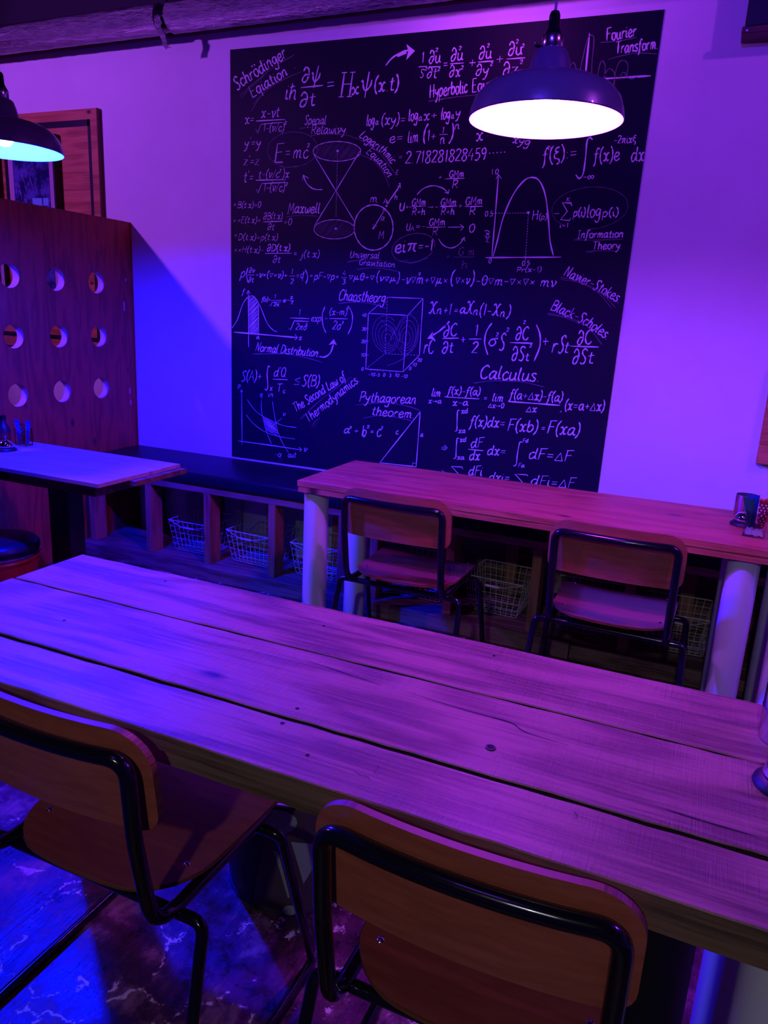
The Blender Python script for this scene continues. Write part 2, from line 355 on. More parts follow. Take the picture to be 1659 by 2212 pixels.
bm = bmesh.new()
lathe(bm, [(.060, -.035), (.060, .035)], 24)
c_ = obj('joint_collar', bm, M['blackmetal'], duct, (-.032, 0, 0), (0, math.pi / 2, 0), smooth=40)
bm = bmesh.new(); rnd = random.Random(5); rows = []
for i in range(9):
    tt = i / 8; rows.append([bm.verts.new((-.05 + .035 * j / 3 + .02 * tt + rnd.uniform(-.005, .005), -.072 - .01 * tt + rnd.uniform(-.006, .006) + .06 * tt * tt, -.01 - .13 * tt + rnd.uniform(-.004, .004))) for j in range(4)])
for A, B in zip(rows, rows[1:]):
    for j in range(3): bm.faces.new((A[j], A[j + 1], B[j + 1], B[j]))
fl = obj('foil_tape', bm, M['foil'], duct); sm = fl.modifiers.new('s', 'SOLIDIFY'); sm.thickness = .001; fl['label'] = 'loose strip of foil tape hanging at the joint'
# hanging bracket strap of the duct
tubeo('hanger_strap', [(-.03, 0, .068), (-.03, 0, .60)], .006, M['blackmetal'], duct, 6)
tubeo('hanger_strap', [(2.2, 0, .068), (2.2, 0, .60)], .006, M['blackmetal'], duct, 6)
tubeo('hanger_strap', [(-2.2, 0, .068), (-2.2, 0, .60)], .006, M['blackmetal'], duct, 6)
# dark box at the upper right with wooden rail
bx_ = thing('dark_wall_box', 'dark box with a wooden bottom rail mounted high on the wall at right', 'wall box', (.22, WY - .05, 2.46))
boxo('box_body', (-.31, .45, -.05, .048, .02, .50), M['matblack'], bx_, .004)
boxo('bottom_rail', (-.318, .458, -.062, .048, -.006, .018), M['batten'], bx_, .003)
latheo('rail_screw', [(0, .004), (.006, .003), (.007, 0)], M['rivet'], bx_, 12, (-.30, -.063, .006), rot=(math.pi / 2, 0, 0))
# ------------------------------------------------------------------ plywood partition with round holes
PX, PT = -3.13, .045
part_ = thing('wooden_partition', 'tall red-brown plywood divider with rows of round holes at the left', 'partition', (PX, 2.6, 0))
pc = [2.658 + .277 * k for k in range(-3, 3)]; pz = [.907, 1.19, 1.472]; R_ = .0575
def holed(name, xx, m):
    """panel face in the YZ plane with real round holes"""
    bm = bmesh.new(); ya, yb, za, zb = 1.55, WY - .001, 0.0, 1.806
    hy = sorted(pc); cell = .12
    ys = [ya] + [v for c in hy for v in (c - cell, c + cell)] + [yb]; zs = [za] + [v for c in pz for v in (c - cell, c + cell)] + [zb]
    vc = {}
    def V(y, z):
        k = (round(y, 4), round(z, 4))
        if k not in vc: vc[k] = bm.verts.new((xx - PX, y - 2.6, z))
        return vc[k]
    N = 32
    for i in range(len(ys) - 1):
        for j in range(len(zs) - 1):
            y0, y1, z0, z1 = ys[i], ys[i + 1], zs[j], zs[j + 1]
            if i % 2 == 1 and j % 2 == 1:
                cy, cz = (y0 + y1) / 2, (z0 + z1) / 2
                ring = [bm.verts.new((xx - PX, cy - 2.6 + R_ * math.cos(a), cz + R_ * math.sin(a))) for a in [2 * math.pi * (k + .5) / N for k in range(N)]]
                cor = [V(y1, z1), V(y0, z1), V(y0, z0), V(y1, z0)]     # quadrant corners
                for k in range(N):
                    a = ring[k]; b2 = ring[(k + 1) % N]; q = ((k + 1) * 4 // N) % 4; q0 = (k * 4 + 2) // N if False else None
                    ang = 2 * math.pi * (k + 1) / N; qa = int(ang / (math.pi / 2) + 1e-6) % 4
                    if (k + 1) % (N // 4) == 0:
                        bm.faces.new((a, b2, cor[qa], cor[(qa - 1) % 4]))
                    else: bm.faces.new((a, b2, cor[qa]))
            else:
                bm.faces.new((V(y0, z0), V(y1, z0), V(y1, z1), V(y0, z1)))
    return obj(name, bm, m, part_)
holed('plywood_face', PX, M['ply'])
holed('plywood_face', PX - PT, M['ply'])
for z in pz:
    for y in pc:
        bm = bmesh.new(); lathe(bm, [(R_, 0), (R_, PT)], 40)
        obj('hole_lining', bm, M['plyhole'], part_, (-PT, y - 2.6, z), (0, math.pi / 2, 0), smooth=40, recalc=False)
boxo('top_edge', (-PT - .001, .001, 1.55 - 2.6, WY - .002 - 2.6, 1.806, 1.812), M['ply'], part_)
boxo('end_edge', (-PT - .001, .001, 1.543 - 2.6, 1.549 - 2.6, 0, 1.812), M['ply'], part_)
boxo('corner_strip', (-.004, .006, WY - .009 - 2.6, WY - .002 - 2.6, .0, 1.806), M['ply'], part_)
for (y, z, h) in ((3.41, 1.33, .05), (3.43, .86, .03), (3.435, .795, .028), (3.43, 1.49, .02)):
    boxo('paint_chip', (.0003, .0012, y - 2.6, y + .008 - 2.6, z, z + h), M['plyhole'], part_)['label'] = 'pale chip in the paint'
# ------------------------------------------------------------------ knotty wood wall panel with framed posters
pn = thing('wooden_wall_panel', 'knotty wooden wall panel with dark inlaid border behind the partition', 'panel', (-3.9, WY, 1.7))
PXR, PZT = -3.316 + 3.9, 2.40 - 1.7
boxo('panel_board', (-.78, PXR, -.030, -.001, -.62, PZT), M['panelwood'], pn, .003)
boxo('panel_side', (PXR, PXR + .004, -.029, -.001, -.62, PZT), M['panelside'], pn)
for (x0, x1, z0, z1) in ((-.72, PXR - .052, PZT - .088, PZT - .055), (PXR - .068, PXR - .048, -.56, PZT - .055), (-.74, -.72, -.56, PZT - .055), (-.72, PXR - .068, -.56, -.535)):
    boxo('inlay_strip', (x0, x1, -.0315, -.0298, z0, z1), M['inlay'], pn)
PRN = {}
def frame_poster(name, label, x0, x1, z0, z1, printm, depth=.05):
    t_ = thing(name, label, 'framed poster', ((x0 + x1) / 2, WY - .031, (z0 + z1) / 2), 0, 'framed posters on the knotty panel')
    hx, hz = (x1 - x0) / 2, (z1 - z0) / 2
    for (a, b_, c, d) in ((-hx, hx, hz - .014, hz), (-hx, hx, -hz, -hz + .014), (-hx, -hx + .014, -hz + .014, hz - .014), (hx - .014, hx, -hz + .014, hz - .014)):
        boxo('frame_bar', (a, b_, -depth, 0, c, d), M['matblack'], t_, .001)
    boxo('mat_board', (-hx + .014, hx - .014, -depth + .012, -depth + .014, -hz + .014, hz - .014), M['mattw'], t_)
    t_pr = boxo('print', (-hx + .055, hx - .055, -depth + .009, -depth + .0115, -hz + .06, hz - .06), printm, t_)
    PRN[t_.name] = t_pr
    return t_
mp1 = noisy('poster_print', srgb(.10, .09, .30), srgb(.34, .34, .62), .25, (3, 3, 3), 3.5, 7, 0, lo=.42, hi=.56, rand=False, coat=.6)
fp = frame_poster('framed_poster', 'large black framed poster with dark blue print on the knotty panel', -3.985, -3.595, 1.36, 2.275, mp1)
# white figure streaks and pale caption blocks of the print
rnd = random.Random(9)
def flatpoly(bm, pts): bm.faces.new([bm.verts.new(p) for p in pts])
bm = bmesh.new()
for k in range(26):
    x = rnd.uniform(-.13, .02); z = rnd.uniform(-.15, .24); a = rnd.uniform(-.5, .1); L_ = rnd.uniform(.02, .07); w_ = rnd.uniform(.002, .006)
    flatpoly(bm, [(x, -.0413, z), (x + w_, -.0413, z), (x + w_ + L_ * math.sin(a), -.0413, z + L_), (x + L_ * math.sin(a), -.0413, z + L_)])
tag(sub(obj('print_figure', bm, mat('print_pale', srgb(.55, .45, .75), .3), fp, recalc=False), PRN[fp.name]), None, None, kind='stuff')
bm = bmesh.new()
for (x0, x1, z0, z1) in ((.0, .075, .05, .12), (.0, .07, -.0, .04), (.085, .125, .08, .12), (.085, .125, .0, .07), (-.02, .07, -.06, -.015), (.02, .12, -.12, -.075)):
    flatpoly(bm, [(x0, -.0414, z0), (x1, -.0414, z0), (x1, -.0414, z1), (x0, -.0414, z1)])
tag(sub(obj('print_caption', bm, mat('print_cyan', srgb(.45, .72, .85), .3), fp, recalc=False), PRN[fp.name]), None, None, kind='stuff')
frame_poster('framed_poster', 'narrow black framed poster left of the large one on the knotty panel', -4.50, -4.065, 1.30, 2.25, mp1, .03)
# ------------------------------------------------------------------ wooden frame edge at far right of the wall
fr = thing('wooden_wall_frame', 'wooden picture frame on the wall at the right edge of the photo', 'picture frame', (.52, WY, 1.05))
for b_ in ((-.31, .3, .12, .20), (-.31, .3, -.20, -.12)):
    boxo('frame_bar', (b_[0], b_[1], -.04, -.001, b_[2], b_[3]), M['panelwood'], fr, .004)
for b_ in ((-.31, -.24), (.23, .3)):
    boxo('frame_bar', (b_[0], b_[1], -.038, -.001, -.12, .12), M['panelwood'], fr, .003)
boxo('picture', (-.24, .23, -.02, -.012, -.12, .12), M['mattw'], fr)
# ================================================================== bench
bench = thing('built_in_bench', 'long wall bench with navy vinyl cushion on an open timber frame', 'bench', (-1.3, 3.2, 0))
BX0, BX1 = PX + .01 + 1.3, 1.6 + 1.3
def by(y): return y - 3.2
def cushion(x0, x1):
    bm = bmesh.new(); box(bm, x0, x1, by(3.022), by(WY - .004), .487, .552, .014, 3)
    return obj('cushion', bm, M['vinyl'], bench, smooth=60)
cushion(BX0, 1.15); cushion(1.156, BX1)
plank('front_rail', BX0, BX1, by(3.035), by(3.125), .452, .486, M['rail'], bench, .001)
plank('seat_board', BX0, BX1, by(3.126), by(WY - .006), .468, .486, M['void'], bench, .0)
plank('back_rail', BX0, BX1, by(3.40), by(3.44), .40, .466, M['stud'], bench, .001)
plank('sill_beam', BX0, .9, by(3.0), by(3.13), .0, .072, M['beam'], bench, .004, 40, .006)
plank('sill_beam', .905, BX1, by(3.0), by(3.13), .0, .066, M['beam'], bench, .004, 40, .006)
posts = [-3.09, -2.69, -2.309, -1.92, -1.53, -1.36, -.985, -.598, -.21, .18, .57, .96, 1.35]
for x in posts:
    z0 = .072 if x < -.45 else .066
    plank('post', x + 1.3, x + 1.34, by(3.036), by(3.125), z0, .452, M['stud'], bench, 0, 1) if False else boxo('post', (x + 1.3, x + 1.34, by(3.036), by(3.125), z0, .4515), M['stud'], bench, .0015)
for x in (-2.95, -2.54, -2.16, -1.75, -1.2, -.8, -.4, .0, .4, .8):
    boxo('back_post', (x + 1.3, x + 1.36, by(3.401), by(3.439), 0, .399), M['stud'], bench, .0015)
for (x0, x1, z0, z1) in ((-2.74, -2.54, .16, .36), (-2.47, -2.36, .14, .37), (-2.12, -1.9, .1, .33), (-1.66, -1.52, .18, .38)):
    boxo('back_board', (x0 + 1.3, x1 + 1.3, by(3.445), by(3.455), z0, z1), M['pale_green'], bench)
for k in range(8):
    boxo('back_panel', (-1.46 + 1.3 + k * .38, -1.085 + 1.3 + k * .38, by(3.456), by(3.468), .02, .395), M['beam'], bench)
# ------------------------------------------------------------------ wire baskets in the bays
def basket_mesh(W, D, H, taper=.82, nx=9, nz=5, ny=7):
    def P_(u, v, z):           # u,v in -1..1
        k = taper + (1 - taper) * (z / H); return (u * W / 2 * k, v * D / 2 * k, z)
    bm = bmesh.new(); r = .0013
    for j in range(1, nz):
        z = H * j / nz
        tube(bm, fillet([P_(-1, -1, z), P_(1, -1, z), P_(1, 1, z), P_(-1, 1, z), P_(-1, -1, z)], .015, 2), r, 4, caps=False)
    for i in range(nx + 1):
        u = -1 + 2 * i / nx
        tube(bm, [P_(u, -1, H), P_(u, -1, .012), P_(u * .97, -.94, 0), P_(u * .97, .94, 0), P_(u, 1, .012), P_(u, 1, H)], r, 4, caps=False)
    for i in range(ny + 1):
        v = -1 + 2 * i / ny
        tube(bm, [P_(-1, v, H), P_(-1, v, .012), P_(-.94, v * .97, 0), P_(.94, v * .97, 0), P_(1, v, .012), P_(1, v, H)], r, 4, caps=False)
    bm2 = bmesh.new(); tube(bm2, fillet([P_(-1, -1, H), P_(1, -1, H), P_(1, 1, H), P_(-1, 1, H)][:4] + [P_(-1, -1, H)], .02, 3), .0028, 6)
    hd = bmesh.new(); hd2 = bmesh.new()
    tube(hd, fillet([(-W * .5, -D / 2, H), (-W * .22, -D / 2 - .012, H - .022), (-W * .13, -D / 2 - .014, H - .026)], .01, 2), .0018, 6)
    tube(hd2, fillet([(W * .5, -D / 2, H), (W * .22, -D / 2 - .012, H - .022), (W * .13, -D / 2 - .014, H - .026)], .01, 2), .0018, 6)
    gr = bmesh.new(); tube(gr, [(-W * .14, -D / 2 - .014, H - .026), (-W * .10, -D / 2 - .015, H - .027), (W * .10, -D / 2 - .015, H - .027), (W * .14, -D / 2 - .014, H - .026)], [.002, .006, .006, .002], 8)
    return bm, bm2, hd, gr, hd2
def make_basket(W, D, H):
    t_ = thing('wire_basket', '', 'basket', group='wire baskets under the bench')
    a, b2, hd, gr, hd2 = basket_mesh(W, D, H)
    obj('wire_grid', a, M['wire'], t_, recalc=False); obj('rim_wire', b2, M['wire'], t_, smooth=60)
    hw_ = obj('handle_wire', hd, M['wire'], t_); obj('handle_wire', hd2, M['wire'], t_); obj('handle_grip', gr, M['wire'], hw_, smooth=60); return t_
bk = make_basket(.275, .265, .17)
bspots = [(-2.478, 3.263, .0735, .04, 'cream wire basket in the first basket bay beside the left table'),
          (-2.098, 3.263, .0735, -.05, 'cream wire basket in the bay just left of the near white table leg'),
          (-1.71, 3.263, .0735, .04, 'cream wire basket partly hidden behind the near left white table leg'),
          (-1.15, 3.263, .0735, .0, 'wire basket seen under the seat of the left bench-side chair'),
          (-.772, 3.263, .0735, -.06, 'wire basket standing between the two bench-side chairs'),
          (-.385, 3.263, .0675, .05, 'wire basket seen under the seat of the right bench-side chair'),
          (.004, 3.263, .0675, .05, 'wire basket beside the right white table leg')]
for i, (x, y, z, rz, lb) in enumerate(bspots):
    o = bk if i == 0 else copy_tree(bk)
    o.location = (x, y, z); o.rotation_euler = (0, 0, rz); o['label'] = lb
# ledge the baskets stand on behind the sill (storage shelf of the bench)
plank('shelf_board', BX0, BX1, by(3.131), by(3.40), .050, .066, M['beam'], bench, .001)
for x in (-2.9, -1.6, -.5, .6, 1.4): boxo('shelf_block', (x + 1.3, x + 1.38, by(3.14), by(3.39), 0, .049), M['beam'], bench)
# ================================================================== tables
def round_leg(parent, x, y, h, r=.047, name='leg'):
    o = latheo(name, [(r * .94, 0), (r, .006), (r, h)], M['whiteleg'], parent, 28, (x, y, 0), cap0=True, cap1=True)
    return o
TX0, TX1 = -1.402, .252
TZ = .75
# foreground table
ft = thing('long_plank_table', 'long sawn-plank table filling the foreground, lit blue to violet', 'table', (-.575, 1.07, 0))
def L(x, ox=-.575): return x - ox
FO = 1.07
plank('plank', L(TX0 - .004), L(TX1), .785 - FO, .910 - FO, TZ - .028, TZ, M['pine'], ft, .0016, 40, sides=(M['pine_edge'], M['gapside']))
plank('plank', L(TX0), L(TX1), .919 - FO, 1.1395 - FO, TZ - .028, TZ + .0005, M['pine'], ft, .0014, 40, sides=(M['gapside'], M['gapside']))
plank('plank', L(TX0 + .002), L(TX1), 1.1455 - FO, 1.349 - FO, TZ - .028, TZ, M['pine'], ft, .0014, 40, sides=(M['gapside'], M['pine_edge']))
plank('apron_board', L(TX0 + .03), L(TX1 - .03), .80 - FO, .822 - FO, TZ - .062, TZ - .0285, M['pine_edge'], ft, .001)
plank('apron_board', L(TX0 + .03), L(TX1 - .03), 1.31 - FO, 1.332 - FO, TZ - .062, TZ - .0285, M['pine_edge'], ft, .001)
plank('apron_board', .823 - FO, 1.309 - FO, -L(TX0 + .055), -L(TX0 + .033), TZ - .062, TZ - .0285, M['pine_edge'], ft, .001, axis=0) if False else boxo('apron_board', (L(TX0 + .033), L(TX0 + .055), .823 - FO, 1.309 - FO, TZ - .062, TZ - .0285), M['pine_edge'], ft)
boxo('apron_board', (L(TX1 - .055), L(TX1 - .033), .823 - FO, 1.309 - FO, TZ - .062, TZ - .0285), M['pine_edge'], ft)
for (x, y) in ((TX0 + .09, .885), (TX0 + .09, 1.25), (.182, .872), (.182, 1.25)): round_leg(ft, L(x), y - FO, TZ - .0285, .05)
o = latheo('leg', [(.16, 0), (.16, .012), (.06, .02), (.06, TZ - .029)], M['matblack'], ft, 28, (L(.045), 1.10 - FO, 0), cap0=True, cap1=True); o['label'] = 'black pedestal leg under the middle of the table'
tubeo('cable', [Vector(p) for p in catmull([(L(-.02), 1.035 - FO, TZ - .10), (L(.0), 1.02 - FO, .60), (L(.035), 1.01 - FO, .565), (L(.085), 1.02 - FO, .585), (L(.115), 1.06 - FO, .66), (L(.12), 1.10 - FO, TZ - .03)], 5)], .0022, M['cable'], ft, 6)
o = tubeo('bag_hook', fillet([(L(.115), .93 - FO, TZ - .03), (L(.115), .93 - FO, TZ - .10), (L(.13), .90 - FO, TZ - .105)], .01, 3), .005, M['blackmetal'], ft, 8); o['label'] = 'small black hook under the tabletop'
# screw hole with metal eyelet, nail holes, a split and knots
def eyelet(x, y, r, parent=ft, z=TZ + .0006):
    latheo('eyelet', [(r * .62, .0004), (r * .7, .0014), (r * .95, .0014), (r, .0)], M['matblack'], parent, 20, (L(x), y - FO, z))
    latheo('hole', [(0, .0003), (r * .66, .0003)], M['void'], parent, 16, (L(x), y - FO, z))
eyelet(-.227, .986, .0085)
for (x, y, r) in ((-.537, .897, .0035), (-.539, .946, .0033), (-.46, .84, .003), (-.31, 1.30, .003), (-.66, 1.26, .003), (-1.12, 1.02, .003), (-1.1, 1.30, .003)):
    latheo('nail_hole', [(0, .0008), (r, .0004), (r * 1.05, 0)], M['void'], ft, 10, (L(x), y - FO, TZ + .0002 if y < .91 or y > 1.145 else TZ + .0006))
def crack(pts, w0, parent, ox, oy, z):
    P_ = catmull([(x - ox, y - oy, z) for x, y in pts], 6); bm = bmesh.new(); pr = None; rnd = random.Random(len(pts) + int(pts[0][0] * 100))
    for i, p in enumerate(P_):
        ww = w0 * math.sin(math.pi * (i + .3) / (len(P_) + .3)) * rnd.uniform(.6, 1.2)
        q = (bm.verts.new((p.x, p.y - ww, p.z)), bm.verts.new((p.x, p.y + ww, p.z)))
        if pr: bm.faces.new((pr[0], q[0], q[1], pr[1]))
        pr = q
    return obj('crack', bm, M['void'], parent, recalc=False)
crack([(-.42, 1.085), (-.3, 1.075), (-.22, 1.072), (-.19, 1.055), (-.12, 1.05)], .0012, ft, -.575, FO, TZ + .0011)
crack([(-.62, 1.105), (-.52, 1.092), (-.45, 1.085)], .0009, ft, -.575, FO, TZ + .0011)
crack([(.02, .955), (.07, .952), (.14, .951)], .0014, ft, -.575, FO, TZ + .0011)
crack([(-.362, .866), (-.355, .858), (-.357, .848), (-.348, .842)], .0008, ft, -.575, FO, TZ + .0006); crack([(-.385, .838), (-.372, .832), (-.360, .833), (-.352, .826)], .0007, ft, -.575, FO, TZ + .0006); crack([(-.088, .893), (-.080, .884), (-.084, .876)], .0008, ft, -.575, FO, TZ + .0006)
# table against the bench
mt = thing('bench_side_table', 'long pink-lit plank table standing in front of the wall bench', 'table', (-.575, 2.67, 0))
MO = 2.67
for (a, b_) in ((2.422, 2.585), (2.587, 2.768), (2.770, 2.932)):
    plank('plank', L(TX0), L(TX1), a - MO, b_ - MO, TZ - .022, TZ, M['pine_mid'], mt, .0007, 40, .001)
plank('edge_board', L(TX0 + .003), L(TX1 - .003), 2.424 - MO, 2.49 - MO, TZ - .045, TZ - .0225, M['pine_mid'], mt, .0008, 40)
plank('edge_board', L(TX0 + .003), L(TX1 - .003), 2.865 - MO, 2.928 - MO, TZ - .045, TZ - .0225, M['pine_mid'], mt, .0008, 40)
boxo('edge_board', (L(TX0 + .004), L(TX0 + .07), 2.491 - MO, 2.864 - MO, TZ - .045, TZ - .0225), M['pine_mid'], mt)
boxo('edge_board', (L(TX1 - .07), L(TX1 - .004), 2.491 - MO, 2.864 - MO, TZ - .045, TZ - .0225), M['pine_mid'], mt)
for (x, y) in ((-1.352, 2.488), (-1.352, 2.868), (.168, 2.488), (.168, 2.868)): round_leg(mt, L(x), y - MO, TZ - .0455, .048)
nt_ = thing('neighbouring_table', 'neighbouring table whose white leg shows at the right edge behind the foreground table', 'table', (.9, 2.67, 0))
for (a, b_) in ((2.422, 2.585), (2.587, 2.768), (2.770, 2.932)):
    plank('plank', -.64, .6, a - MO, b_ - MO, TZ - .022, TZ, M['pine_mid'], nt_, .0007, 30, .001)
plank('edge_board', -.638, .598, 2.424 - MO, 2.49 - MO, TZ - .045, TZ - .0225, M['pine_mid'], nt_, .0008)
plank('edge_board', -.638, .598, 2.865 - MO, 2.928 - MO, TZ - .045, TZ - .0225, M['pine_mid'], nt_, .0008)
for (x, y) in ((.322, 2.488), (.322, 2.868), (1.44, 2.488), (1.44, 2.868)): round_leg(nt_, x - .9, y - MO, TZ - .0455, .05)
# left table
lt = thing('left_side_table', 'pale-topped table with black post beside the plywood partition at left', 'table', (-2.35, 2.17, 0))
LX, LY = -2.35, 2.17
plank('top_board', -2.773 - LX, -1.938 - LX, 2.275 - LY, 2.40 - LY, TZ - .014, TZ, M['pine_pale'], lt, .0006, 30, .001)
plank('top_board', -2.773 - LX, -1.930 - LX, 1.945 - LY, 2.2735 - LY, TZ - .014, TZ + .001, M['pine_pale'], lt, .0006, 30, .001)
plank('under_board', -2.76 - LX, -1.905 - LX, 2.10 - LY, 2.40 - LY, TZ - .034, TZ - .0145, M['pine_edge'], lt, .0008, 30)
boxo('apron_frame', (-2.62 - LX, -2.02 - LX, 2.02 - LY, 2.05 - LY, TZ - .075, TZ - .0145), M['pine_edge'], lt, .002)
boxo('apron_frame', (-2.62 - LX, -2.02 - LX, 2.29 - LY, 2.32 - LY, TZ - .075, TZ - .0345), M['pine_edge'], lt, .002)
boxo('apron_frame', (-2.05 - LX, -2.02 - LX, 2.051 - LY, 2.289 - LY, TZ - .075, TZ - .0345), M['pine_edge'], lt, .002)
boxo('pedestal_post', (-2.385 - LX, -2.275 - LX, 2.13 - LY, 2.21 - LY, .012, TZ - .035), M['matblack'], lt, .004)
boxo('base_plate', (-2.53 - LX, -2.13 - LX, 2.10 - LY, 2.36 - LY, 0, .012), M['matblack'], lt, .003)
# ------------------------------------------------------------------ drum stool
st = thing('drum_stool', 'red metal drum stool with a round black cushion by the left table', 'stool', (-2.485, 1.955, 0))
latheo('drum_body', [(.128, 0), (.132, .004), (.136, .11), (.143, .118), (.136, .126), (.140, .24), (.147, .249), (.140, .258), (.145, .37), (.153, .378), (.155, .386), (.150, .395), (.150, .402)], M['red_paint'], st, 40, cap0=True, cap1=True)
latheo('rim_ring', [(.152, .400), (.161, .402), (.161, .410), (.152, .412)], M['steel'], st, 40)
latheo('cushion', [(0, .462), (.10, .460), (.145, .452), (.158, .440), (.160, .425), (.156, .412), (0, .412)], M['vinyl'], st, 40, cap0=False)
latheo('handle_lug', [(0, .012), (.007, .010), (.010, 0)], M['rivet'], st, 12, (.138, .035, .325), rot=(0, math.pi / 2, .25))
# ================================================================== chairs
def bent_sheet(name, w, h, rc, th, place, m, edge_m, parent, nu=20, nv=10, rb=None):
    """plywood shell: rounded outline, thickness, bent by place(u,v,offset)->point"""
    rb = rb or rc; bm = bmesh.new(); F = []; B = []
    for j in range(nv * 2 + 1):
        tt = j / (nv * 2); v = -h / 2 + h * (.5 - .5 * math.cos(math.pi * tt)); hw = w / 2
        if v > h / 2 - rc: hw = w / 2 - rc + math.sqrt(max(rc * rc - (v - (h / 2 - rc)) ** 2, 0))
        elif v < -h / 2 + rb: hw = w / 2 - rb + math.sqrt(max(rb * rb - ((-h / 2 + rb) - v) ** 2, 0))
        F.append([bm.verts.new(place(hw * (2 * i / nu - 1), v, th / 2)) for i in range(nu + 1)])
        B.append([bm.verts.new(place(hw * (2 * i / nu - 1), v, -th / 2)) for i in range(nu + 1)])
    n = len(F)
    for j in range(n - 1):
        for i in range(nu):
            bm.faces.new((F[j][i], F[j][i + 1], F[j + 1][i + 1], F[j + 1][i])); bm.faces.new((B[j][i], B[j + 1][i], B[j + 1][i + 1], B[j][i + 1]))
    ring = [(0, i) for i in range(nu)] + [(j, nu) for j in range(n - 1)] + [(n - 1, i) for i in range(nu, 0, -1)] + [(j, 0) for j in range(n - 1, 0, -1)]
    for k in range(len(ring)):
        a, b2 = ring[k], ring[(k + 1) % len(ring)]
        f = bm.faces.new((F[a[0]][a[1]], B[a[0]][a[1]], B[b2[0]][b2[1]], F[b2[0]][b2[1]])); f.material_index = 1
    bmesh.ops.remove_doubles(bm, verts=bm.verts, dist=1e-6)
    o = obj(name, bm, m, parent, smooth=35); o.data.materials.append(edge_m); return o
def make_chair(label, variant=0):
    t_ = thing('school_chair', label, 'chair', group='plywood and black tube chairs')
    SW, SD, SZ = .40, .37, .432
    def seatp(u, v, o):    # v: -rear..+front
        z = SZ + .010 * (v / (SD / 2)) ** 2 * (1 if v < 0 else .3) - .006 * (1 - (u / (SW / 2)) ** 2) - (.012 * max(0, (v - .12) / .06) ** 2 if v > .12 else 0)
        uu = u * (1 + .035 * v / SD * 2); vv = v - .022 * max(0, -v / (SD / 2)) * (1 - (u / (SW / 2)) ** 2)
        return (uu, vv + .032, z + o)
    seat_ = bent_sheet('seat', SW, SD, .03, .009, seatp, M['seatwood'], M['plyedge'], t_, rb=.10)
    BW, BH = .418, .178
    def backp(u, v, o):    # v up
        y = -.222 - .06 * (v / BH) * .35 + .24 * (u * u) / BW * .9
        return (u, y + o, .688 + v - .01 * (u / (BW / 2)) ** 2 * 0 + 0)
    back_ = bent_sheet('backrest', BW, BH, .066, .012, backp, M['chairwood'], M['plyedge'], t_, rb=.035)
    r = .0125; hx = .186
    def yb(x): return -.243 + .24 * x * x / BW * .9
    top = [(x, yb(x) - .010, .740) for x in [-hx + .07 + (2 * hx - .14) * i / 8 for i in range(9)]]
    low = -.176
    left = [(-hx, .135, .408), (-hx, low - .016, .411), (-hx, yb(hx) - .0, .60), (-hx, yb(hx) - .010, .740)]
    right = [(hx, yb(hx) - .010, .740), (hx, yb(hx) - .0, .60), (hx, low - .016, .411), (hx, .135, .408)]
    pts = fillet(left + top + right, [.06, .02, .062] + [.005] * 9 + [.062, .02, .06], 7)
    tubeo('back_frame', pts, r, M['blackmetal'], t_, 14)
    # side frames: two transverse bars under the seat, four legs, two floor runners
    z1 = .398; r2 = .0105
    for yy, nm in ((-.135, 0), (.105, 1)):
        tubeo('cross_bar', [(-.19, yy, z1), (.19, yy, z1)], r2, M['blackmetal'], t_, 12)
    for s in (-1, 1):
        for yy, fy in ((-.135, -.235), (.105, .205)):
            pts = fillet([(s * .19, yy, z1), (s * .240, yy, z1), (s * .258, fy, .0105 + .03)], [.048], 8)
            tubeo('leg', pts, r2, M['blackmetal'], t_, 12)
        pts = fillet([(s * .258, -.235, .0405), (s * .259, -.243, .0105), (s * .259, .213, .0105), (s * .258, .205, .0405)], [.02, .02], 4)
        tubeo('floor_runner', pts, r2, M['blackmetal'], t_, 12)
    for (x, y) in ((-.165, .155), (.165, .155), (-.16, -.10), (.16, -.10)):
        latheo('rivet', [(0, .0035), (.004, .0028), (.0065, 0)], M['rivet'], seat_, 12, (x, y + .024, seatp(x, y - .008, 0)[2] + .0046))
    for x in (-.17, .17):
        latheo('rivet', [(0, .003), (.004, .0024), (.006, 0)], M['rivet'], back_, 12, (x, backp(x, 0, 0)[1] + .0048, .66), rot=(-math.pi / 2, 0, 0))
    return t_
ch = make_chair('plywood chair at the left front, only its right half in view')
CH = [(-.872, .953, 0, 'black tube chair with plywood back at lower left, cut off by the left edge'),
      (-.186, .957, 0, 'largest plywood-backed chair at the bottom centre, pulled up to the foreground table'),
      (-.96, 2.552, 0, 'left of the two plywood chairs at the far table by the bench'),
      (-.206, 2.552, 0, 'right of the two plywood chairs at the far table by the bench')]
for i, (x, y, rz, lb) in enumerate(CH):
    o = ch if i == 0 else copy_tree(ch)
    o.location = (x, y, 0); o.rotation_euler = (0, 0, rz); o['label'] = lb
